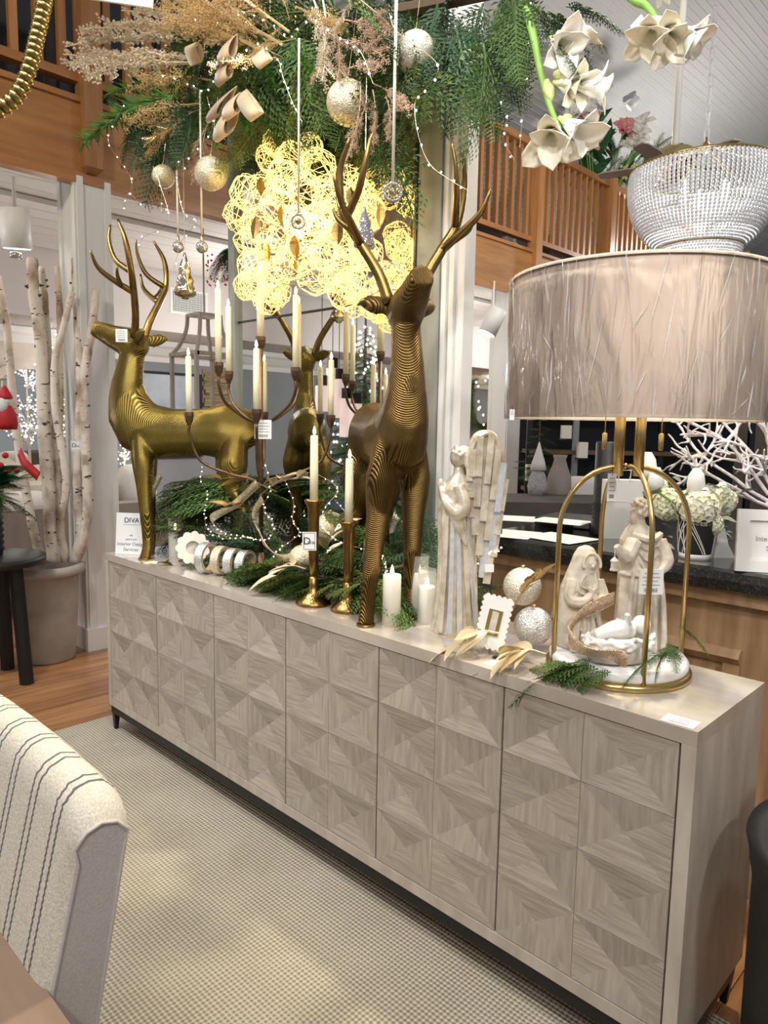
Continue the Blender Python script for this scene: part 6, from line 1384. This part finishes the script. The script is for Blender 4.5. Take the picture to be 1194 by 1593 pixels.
c = at(918, 782, d=5.0); o = thing('planter_box', 'white square planter box on the shelf behind the lamp arm', 'planter', c, None, AZR); MB().box(-.07, .07, -.05, .05, -.03, .05).build('box', 'bone', o, local=True); MB().box(-.06, .06, -.04, .04, .045, .052).build('soil', 'soil', o, local=True)
for px, py, d_, hh, lab in ((825, 735, 5.4, .12, 'white block candle on the far display at the left'), (905, 700, 5.5, .12, 'white block candle on the far shelf upper left'), (880, 672, 5.5, .10, 'white square candle on the top far shelf')):
    c = at(px, py, d=d_); o = thing('block_candle', lab, 'candle', c, 'far block candles', AZR); MB().box(-.035, .035, -.035, .035, -hh/2, hh/2).build('wax', 'wax_pale', o, local=True); MB().tube([(0, 0, hh/2), (0, 0, hh/2+.015)], .002, 4).build('wick', 'black', o, local=True); MB().lathe([(.05, -hh/2-.012), (.05, -hh/2), (.01, -hh/2)], (0, 0, 0), 16).build('dish', 'black', o, local=True)
gz = thing('snowy_tree', 'small frosted evergreen tree on the far display beside the white column', 'tabletop tree', at(835, 770, d=5.3)); g0 = V(*gz.location)
for i in range(26): t = i/25; a = i*2.4; p = g0+V(0, 0, .12+.45*t); sp(gz, p, p+V(math.cos(a), math.sin(a), .1)*(.24*(1-.8*t)), 'b')
MB().tube([g0, g0+V(0, 0, .6)], [.015, .004], 6).build('trunk', 'twig', gz)
sn = thing('gnome_figurine', 'silver white gnome figurine with tag on the far display', 'figurine', at(835, 770, d=4.9)); g0 = V(*sn.location)
MB().lathe([(.06, 0), (.07, .06), (.05, .14), (.02, .2)], g0, 14).build('body', 'grey_ceramic', sn, True); MB().lathe([(.055, .17), (.045, .22), (.02, .30), (.003, .36)], g0, 14).build('hat', 'pillow_white', sn, True)
fp = at(845, 812, d=4.7)
MB().obox(V(fp.x, fp.y, .44)+AX*.2, AX*.8, AY*.3, V(0, 0, .44)).build('display_plinth', 'wall_dark', **T('dark display plinth standing behind the black counter', 'plinth'))
sk = at(868, 775, d=5.0); MB().lathe([(.07, 0), (.085, .05), (.08, .15), (.05, .23), (.04, .27), (.05, .3)], sk, 14).build('burlap_sack', 'sofa_fabric', None, True, **T('small tied burlap sack on the far display', 'sack'))
wr_ = thing('lit_wreath', 'small lit cedar wreath on the wall between the two white columns', 'wreath', at(752, 620, x=-3.74)); g0 = V(*wr_.location)
for i in range(30):
    a = i*2*PI/30; p = g0+V(0, .3*math.cos(a), .4*math.sin(a)); sp(wr_, p, p+V(.1, math.cos(a+1)*.3, .3*math.sin(a+1)), 'g')
b = MB()
for i in range(26): a = rnd.uniform(0, 6.3); b.octa(g0+V(.12, .36*math.cos(a)*rnd.uniform(.6, 1.2), .46*math.sin(a)*rnd.uniform(.6, 1.2)), .018)
x = b.build('bulbs', 'led', wr_); x['kind'] = 'stuff'; MB().tube([g0+V(0, .3*math.cos(2*PI*k/20), .4*math.sin(2*PI*k/20)) for k in range(20)], .015, 5, closed=True).build('ring', 'twig', wr_)
# ------------------------------------------------------------------ beaded chandelier
bc = at(1095, 268, d=3.0); bch = thing('beaded_chandelier', 'white beaded basket chandelier hanging from a chain above the lamp', 'chandelier', bc)
def ringm(r, z, tr): return MB().tube([bc+V(r*math.cos(2*PI*k/64), r*math.sin(2*PI*k/64), z) for k in range(64)], tr, 6, closed=True)
ringm(.292, 0, .007).build('top_ring', 'brushed_gold', bch, True); ringm(.165, -.305, .006).build('neck_ring', 'brushed_gold', bch, True); ringm(.150, -.40, .006).build('bottom_ring', 'brushed_gold', bch, True)
mat('bead_white', (.80, .81, .84), .3, coat=.4)
prof = [(.292, 0), (.297, -.06), (.288, -.13), (.262, -.20), (.215, -.265), (.167, -.305)]
b = MB(); P = bez([V(r, 0, z) for r, z in prof], 6); rows = 25
L = [0]
for i in range(1, len(P)): L.append(L[-1]+(P[i]-P[i-1]).length)
for k in range(rows):
    s = L[-1]*(k+.5)/rows; i = max(j for j in range(len(L)) if L[j] <= s); i = min(i, len(P)-2); t = (s-L[i])/(L[i+1]-L[i]); p = P[i].lerp(P[i+1], t)
    for j in range(104): a = 2*PI*(j+.0*k)/104; b.ball(bc+V(p.x*math.cos(a), p.x*math.sin(a), p.z), .0076 if p.x > .22 else .006, 6, 4)
x = b.build('bead_basket', 'bead_white', bch, True); x['kind'] = 'stuff'
b = MB()
for k in range(8):
    for j in range(84): a = 2*PI*(j+.5*(k % 2))/84; b.ball(bc+V((.166-.002*k)*math.cos(a), (.166-.002*k)*math.sin(a), -.315-.0115*k), .0062, 6, 4)
x = b.build('bead_drum', 'bead_white', bch, True); x['kind'] = 'stuff'
for k in range(6):
    a = 2*PI*k/6+.3; pts = bez([bc+V(.02*math.cos(a), .02*math.sin(a), .10), bc+V(.14*math.cos(a), .14*math.sin(a), .045), bc+V(.29*math.cos(a), .29*math.sin(a), .005)], 8); b = MB()
    for p in pts: b.ball(p, .006, 6, 4)
    b.tube(pts, .002, 4); b.build('bead_strand', 'brushed_gold', bch)
MB().lathe([(.004, .07), (.018, .08), (.02, .10), (.008, .12), (.003, .14)], bc, 14).build('hub', 'brushed_gold', bch, True)
def link_mesh():
    P = [V(.011*math.cos(t), 0, .022*math.sin(t)+(.010 if math.sin(t) > 0 else -.010)) for t in [2*PI*k/16 for k in range(16)]]; return MB().tube(P, .0028, 5, closed=True).mesh('chain_link')
lme = link_mesh(); lme.materials.append(M('bead_white'))
for k in range(34): o = link('chain_link', lme, None, bch, (0, 0, .15+.052*k)); o.rotation_euler = (0, 0, AZR+(PI/2 if k % 2 else .2))
d = bpy.data.lights.new('chandelier_bulb', 'POINT'); d.energy = 12; d.color = (1, .95, .9); d.shadow_soft_size = .05; o = bpy.data.objects.new('chandelier_bulb', d); COL.objects.link(o); o.location = bc+V(0, 0, -.12)
for k in range(3): a = 2.1*k; p = bc+V(.09*math.cos(a), .09*math.sin(a), -.13); bo = MB().lathe([(.012, 0), (.012, .03), (.016, .05), (.010, .075), (.002, .09)], p, 10).build('bulb', 'lens_glow', bch, True); MB().tube([p, bc+V(0, 0, -.16)], .004, 5).build('bulb_arm', 'brushed_gold', bo)
# ceiling fan
fc_ = at(1048, 250, d=4.9); fn = thing('ceiling_fan', 'ceiling fan with brass motor on a long white pole behind the beaded chandelier', 'ceiling fan', fc_); mat('fan_blade', (.30, .27, .25), .5); mat('brass_poly', (.80, .64, .30), .15, 1)
MB().lathe([(.03, -.14), (.07, -.12), (.09, -.07), (.10, -.03), (.13, -.02), (.135, .0), (.135, .05), (.12, .065), (.03, .07)], fc_, 32).build('motor', 'brass_poly', fn, True); MB().tube([fc_+V(0, 0, .06), fc_+V(0, 0, 3.6)], .022, 12).build('pole', 'white_paint', fn, True)
for k in range(5):
    a = 2*PI*k/5+.9; e = V(math.cos(a), math.sin(a), 0); s_ = V(-math.sin(a), math.cos(a), .12).normalized(); bl = MB().strip([fc_+e*.22-V(0, 0, .03), fc_+e*.3-V(0, 0, .03), fc_+e*.46-V(0, 0, .03), fc_+e*.5-V(0, 0, .03)], [s_*.04, s_*.05, s_*.05, s_*.035], .004).build('blade', 'fan_blade', fn); MB().tube([fc_+e*.1-V(0, 0, .02), fc_+e*.25-V(0, 0, .035)], .012, 6).build('bracket', 'brass_poly', bl)
# flowers on the balcony
fx = at(930, 330, x=-1.5); bf = thing('balcony_flowers', 'tall arrangement of pink and white flowers standing on the balcony', 'flower arrangement', (fx.x, fx.y, 3.0)); g0 = V(fx.x, fx.y, 3.45)
MB().lathe([(.14, 3.0), (.2, 3.1), (.2, 3.35), (.12, 3.45)], (fx.x, fx.y, 0), 20).build('urn', 'grey_ceramic', bf, True)
dF = (g0-CAM).dot(FW)
for (px, py, mesh_, n_) in ((918, 195, pme3, 10), (915, 228, pme3, 10), (968, 208, pme3, 10), (905, 180, pme, 8), (990, 215, pme, 10), (1000, 200, pme, 8), (985, 232, pme, 8), (890, 185, pme, 6)):
    p = at(px, py, d=dF-.35); fl_ = bpy.data.objects.new('flower_head', None); COL.objects.link(fl_); fl_.parent = bf; fl_.location = p-bf.location; blossom(fl_, p, -FW+V(rnd.gauss(0, .3), 0, .4), .17, mesh_, n_, 1.0, False); MB().tube([p, (p+g0)/2+V(0, 0, .05), g0], .008, 5).build('stem', 'stem_green', fl_)
bgl = gleaf(1, .2).mesh('leaf'); bgl.materials.append(M('leaf_green'))
for i in range(50): a = rnd.uniform(0, 6.3); p = at(rnd.uniform(885, 1010), rnd.uniform(210, 300), d=dF+rnd.uniform(-.2, .2)); place('leaf', bgl, bf, p, V(math.cos(a)*.6, math.sin(a)*.6, rnd.uniform(.1, 1.3)), rnd.uniform(.2, .42), rnd.uniform(-1, 1))
for i in range(24): p = at(rnd.uniform(900, 1010), rnd.uniform(235, 310), d=dF-.1); sp(bf, p, p+V(rnd.uniform(-.2, .2), rnd.uniform(-.2, .2), rnd.uniform(.1, .4)), rnd.choice('gby'))
b = MB()
for i in range(70): b.octa(at(rnd.uniform(965, 1020), rnd.uniform(255, 295), d=dF-.3), .022)
x = b.build('yellow_filler', 'bud_green', bf); x['kind'] = 'stuff'
# monstera leaves
def monstera(px, py, d_, s, roll, label):
    poly = []
    for i in range(60):
        t = 2*PI*i/60; r = 1-.35*math.cos(t)*.4; notch = 1-.45*max(0, math.sin(9*t))**6 if .5 < t < 5.8 else 1; poly.append((r*notch*math.cos(t)*.9, r*notch*math.sin(t)))
    c = at(px, py, x=-1.6); s *= 1.5; o = thing('monstera_leaf', label, 'leaf', c, 'monstera leaves on the balcony'); ax = Matrix.Rotation(roll, 3, FW) @ RT; ay = Matrix.Rotation(roll, 3, FW) @ UP; ay = (ay+FW*.5).normalized()
    MB().prism([(a*s, b_*s) for a, b_ in poly], ax, ay, c, -FW*.004).build('blade', 'leaf_green', o); MB().tube([c, c-V(.05, 0, .2), V(c.x, c.y, 3.0)], .008, 5).build('stalk', 'stem_green', o)
monstera(1048, 214, 6.6, .13, .5, 'split monstera leaf left of the white fan pole'); monstera(1113, 228, 6.6, .15, -.3, 'split monstera leaf behind the chandelier chain'); monstera(1125, 262, 6.6, .10, 2.5, 'small monstera leaf just above the chandelier rim')
for i, (y, hgt, mt_, lab_) in enumerate(((4.25, .5, 'grey_ceramic', 'speckled grey floor vase behind the balusters nearest the fluted column'), (5.3, .35, 'bone', 'low cream floor vase behind the balcony balusters'), (5.9, .62, 'vase_black', 'tall black floor vase behind the balcony balusters below the pink flowers'), (6.9, .45, 'white_stone', 'white stone floor vase far along the balcony behind the balusters'))):
    MB().lathe([(.09, 0), (.13, hgt*.3), (.14, hgt*.6), (.07, hgt*.9), (.08, hgt)], (-1.75, y, 3.001), 18).build('floor_vase', mt_, None, True, **T(lab_, 'vase', 'vases along the balcony'))
cbn = thing('display_cabinet', 'dark wood display cabinets on the balcony behind the left balusters', 'cabinet', (-2.1, 1.0, 3.0))
MB().box(-2.4, -2.0, -3.5, 3.4, 3.001, 4.5).build('carcass', 'wall_dark', cbn)
mat('dark_glass', (.03, .03, .035), .1, spec=.8)
for k in range(10): MB().box(-2.0, -1.985, -3.4+k*.68, -3.4+k*.68+.6, 3.1, 4.4).build('door_pane', 'dark_glass', cbn)
# spotlights on the sloped ceiling
for px, py, lab in ((942, 136, 'white ceiling spotlight nearer the white blossoms'), (985, 160, 'white ceiling spotlight farther along the sloped ceiling')):
    d0 = ray(px, py); sl0 = (s1[1]-s0[1])/(s1[0]-s0[0]); t = (s0[1]+sl0*(CAM.x-s0[0])-CAM.z)/(d0.z-sl0*d0.x); p = CAM+d0*t*.985; can(lab, p, .045*t/8, .13*t/8, (-.6, -.3, -.6), p.z+.12*t/8)
# ------------------------------------------------------------------ gold bead swag and white sign at the top left
gb = thing('bead_chandelier_arm', 'thick gold bead swag of a chandelier in the top left corner', 'chandelier', at(40, -60, d=1.9))
bme = MB().ball((0, 0, 0), 1, 20, 14).mesh('bead', smooth=True); bme.materials.append(M('brass_poly2') if 'brass_poly2' in _m else mat('brass_poly2', (.42, .33, .12), .3, 1, var=(20, (.28, .21, .07))))
P = bez([at(78, -90, d=1.9), at(74, -30, d=1.9), at(68, 10, d=1.9), at(57, 60, d=1.9), at(45, 108, d=1.9), at(25, 150, d=1.9), at(-8, 174, d=1.9), at(-50, 180, d=1.9)], 24)
last = None
for i, p in enumerate(P[:-1]):
    if last is None or (p-last).length > .0175:
        t = (P[i+1]-p).normalized(); o = link('bead', bme, None, gb, p-gb.location); o.rotation_euler = t.to_track_quat('Z', 'Y').to_euler(); o.scale = (.021, .021, .0145); last = p
MB().tube(P, .004, 6).build('cord', 'bronze', gb)
MB().tube([P[0], P[0]+V(0, 0, 3)], .005, 6).build('chain', 'bronze', gb)
hs = thing('hanging_sign', 'white hanging sign with thin grey border cut off at the top edge', 'sign', at(175, -40, d=2.0)); c = V(*hs.location); a1 = (at(237, 12, d=2.0)-at(115, -6, d=2.0)); W = a1.length; a1.normalize(); up = V(0, 0, 1); up = (up-a1*up.dot(a1)).normalized(); br_ = at(237, 13, d=2.0)
bl = br_-a1*W*1.6; n = a1.cross(up)
MB().obox((br_+bl)/2+up*.15, a1*W*.8, up*.15, n*.004).build('board', 'white_paint', hs); g = MB(); g.obox((br_+bl)/2+up*.02+n*.0045, a1*(W*.8-.02), up*.0015, n*.0008); g.obox(br_-a1*.02+up*.15+n*.0045, a1*.0015, up*.13, n*.0008); g.build('border', 'ink_grey', hs); MB().tube([(br_+bl)/2+up*.3, (br_+bl)/2+up*3], .003, 4).build('cord', 'ink_grey', hs)
# ------------------------------------------------------------------ what the mirror sees: sitting corner at the left, out of frame
def mir(px, py, d): p = at(px, py, d=d); p.y = 2*MY-p.y; return p
pdn = thing('alabaster_pendant', 'alabaster bar pendant lights reflected in the mirror between the candles', 'pendant light', mir(540, 560, 5.6)); mat('alabaster', (.85, .70, .66), .4, emit=.55, ecol=(1, .80, .75))
for (px, py0, py1) in ((517, 573, 632), (538, 620, 680), (553, 628, 690), (527, 590, 650), (500, 600, 640)):
    a = mir(px, py0, 5.6); b_ = mir(px, py1, 5.6); MB().box(a.x-.035, a.x+.035, a.y-.035, a.y+.035, b_.z, a.z).build('bar', 'alabaster', pdn); MB().tube([a, (a.x, a.y, 2.64)], .004, 4).box(a.x-.03, a.x+.03, a.y-.03, a.y+.03, a.z, a.z+.08).build('holder', 'black', pdn)
bd = mir(560, 720, 5.9); bed = thing('daybed', 'low pale daybed with blue throw seen in the mirror', 'daybed', (bd.x, bd.y, 0)); MB().box(bd.x-.6, bd.x+.6, bd.y-.6, bd.y+.6, .12, .62).build('mattress', 'pillow_white', bed); mat('blue_cloth', (.012, .035, .08), .8); MB().box(bd.x-.5, bd.x+.62, bd.y-.2, bd.y+.62, .62, .72).build('throw', 'blue_cloth', bed); MB().box(bd.x-.62, bd.x+.62, bd.y-.62, bd.y+.62, .05, .12).build('frame', 'shelf_wood', bed)
for a in (-.55, .55):
    for c_ in (-.55, .55): MB().box(bd.x+a-.03, bd.x+a+.03, bd.y+c_-.03, bd.y+c_+.03, .0, .05).build('foot', 'shelf_wood', bed)
g = mir(565, 760, 7.4); tr_ = thing('christmas_tree', 'dark evergreen tree with tiny lights reflected in the mirror', 'tree', (g.x, g.y, 0)); q = random.Random(4); b = MB()
for i in range(90): t = i/89; a = i*2.4; p = V(g.x, g.y, .3+2.0*t); sp(tr_, p, p+V(math.cos(a), math.sin(a), -.15)*(.75*(1-.9*t)+.05), q.choice('gb')); b.octa(p+V(math.cos(a), math.sin(a), -.1)*(.6*(1-.9*t)), .014); b.octa(p+V(math.cos(a+1), math.sin(a+1), .1)*(.5*(1-.9*t)), .014)
x = b.build('bulbs', 'led_cool', tr_); x['kind'] = 'stuff'; MB().tube([(g.x, g.y, 0), (g.x, g.y, 2.4)], [.05, .01], 8).build('trunk', 'twig', tr_)
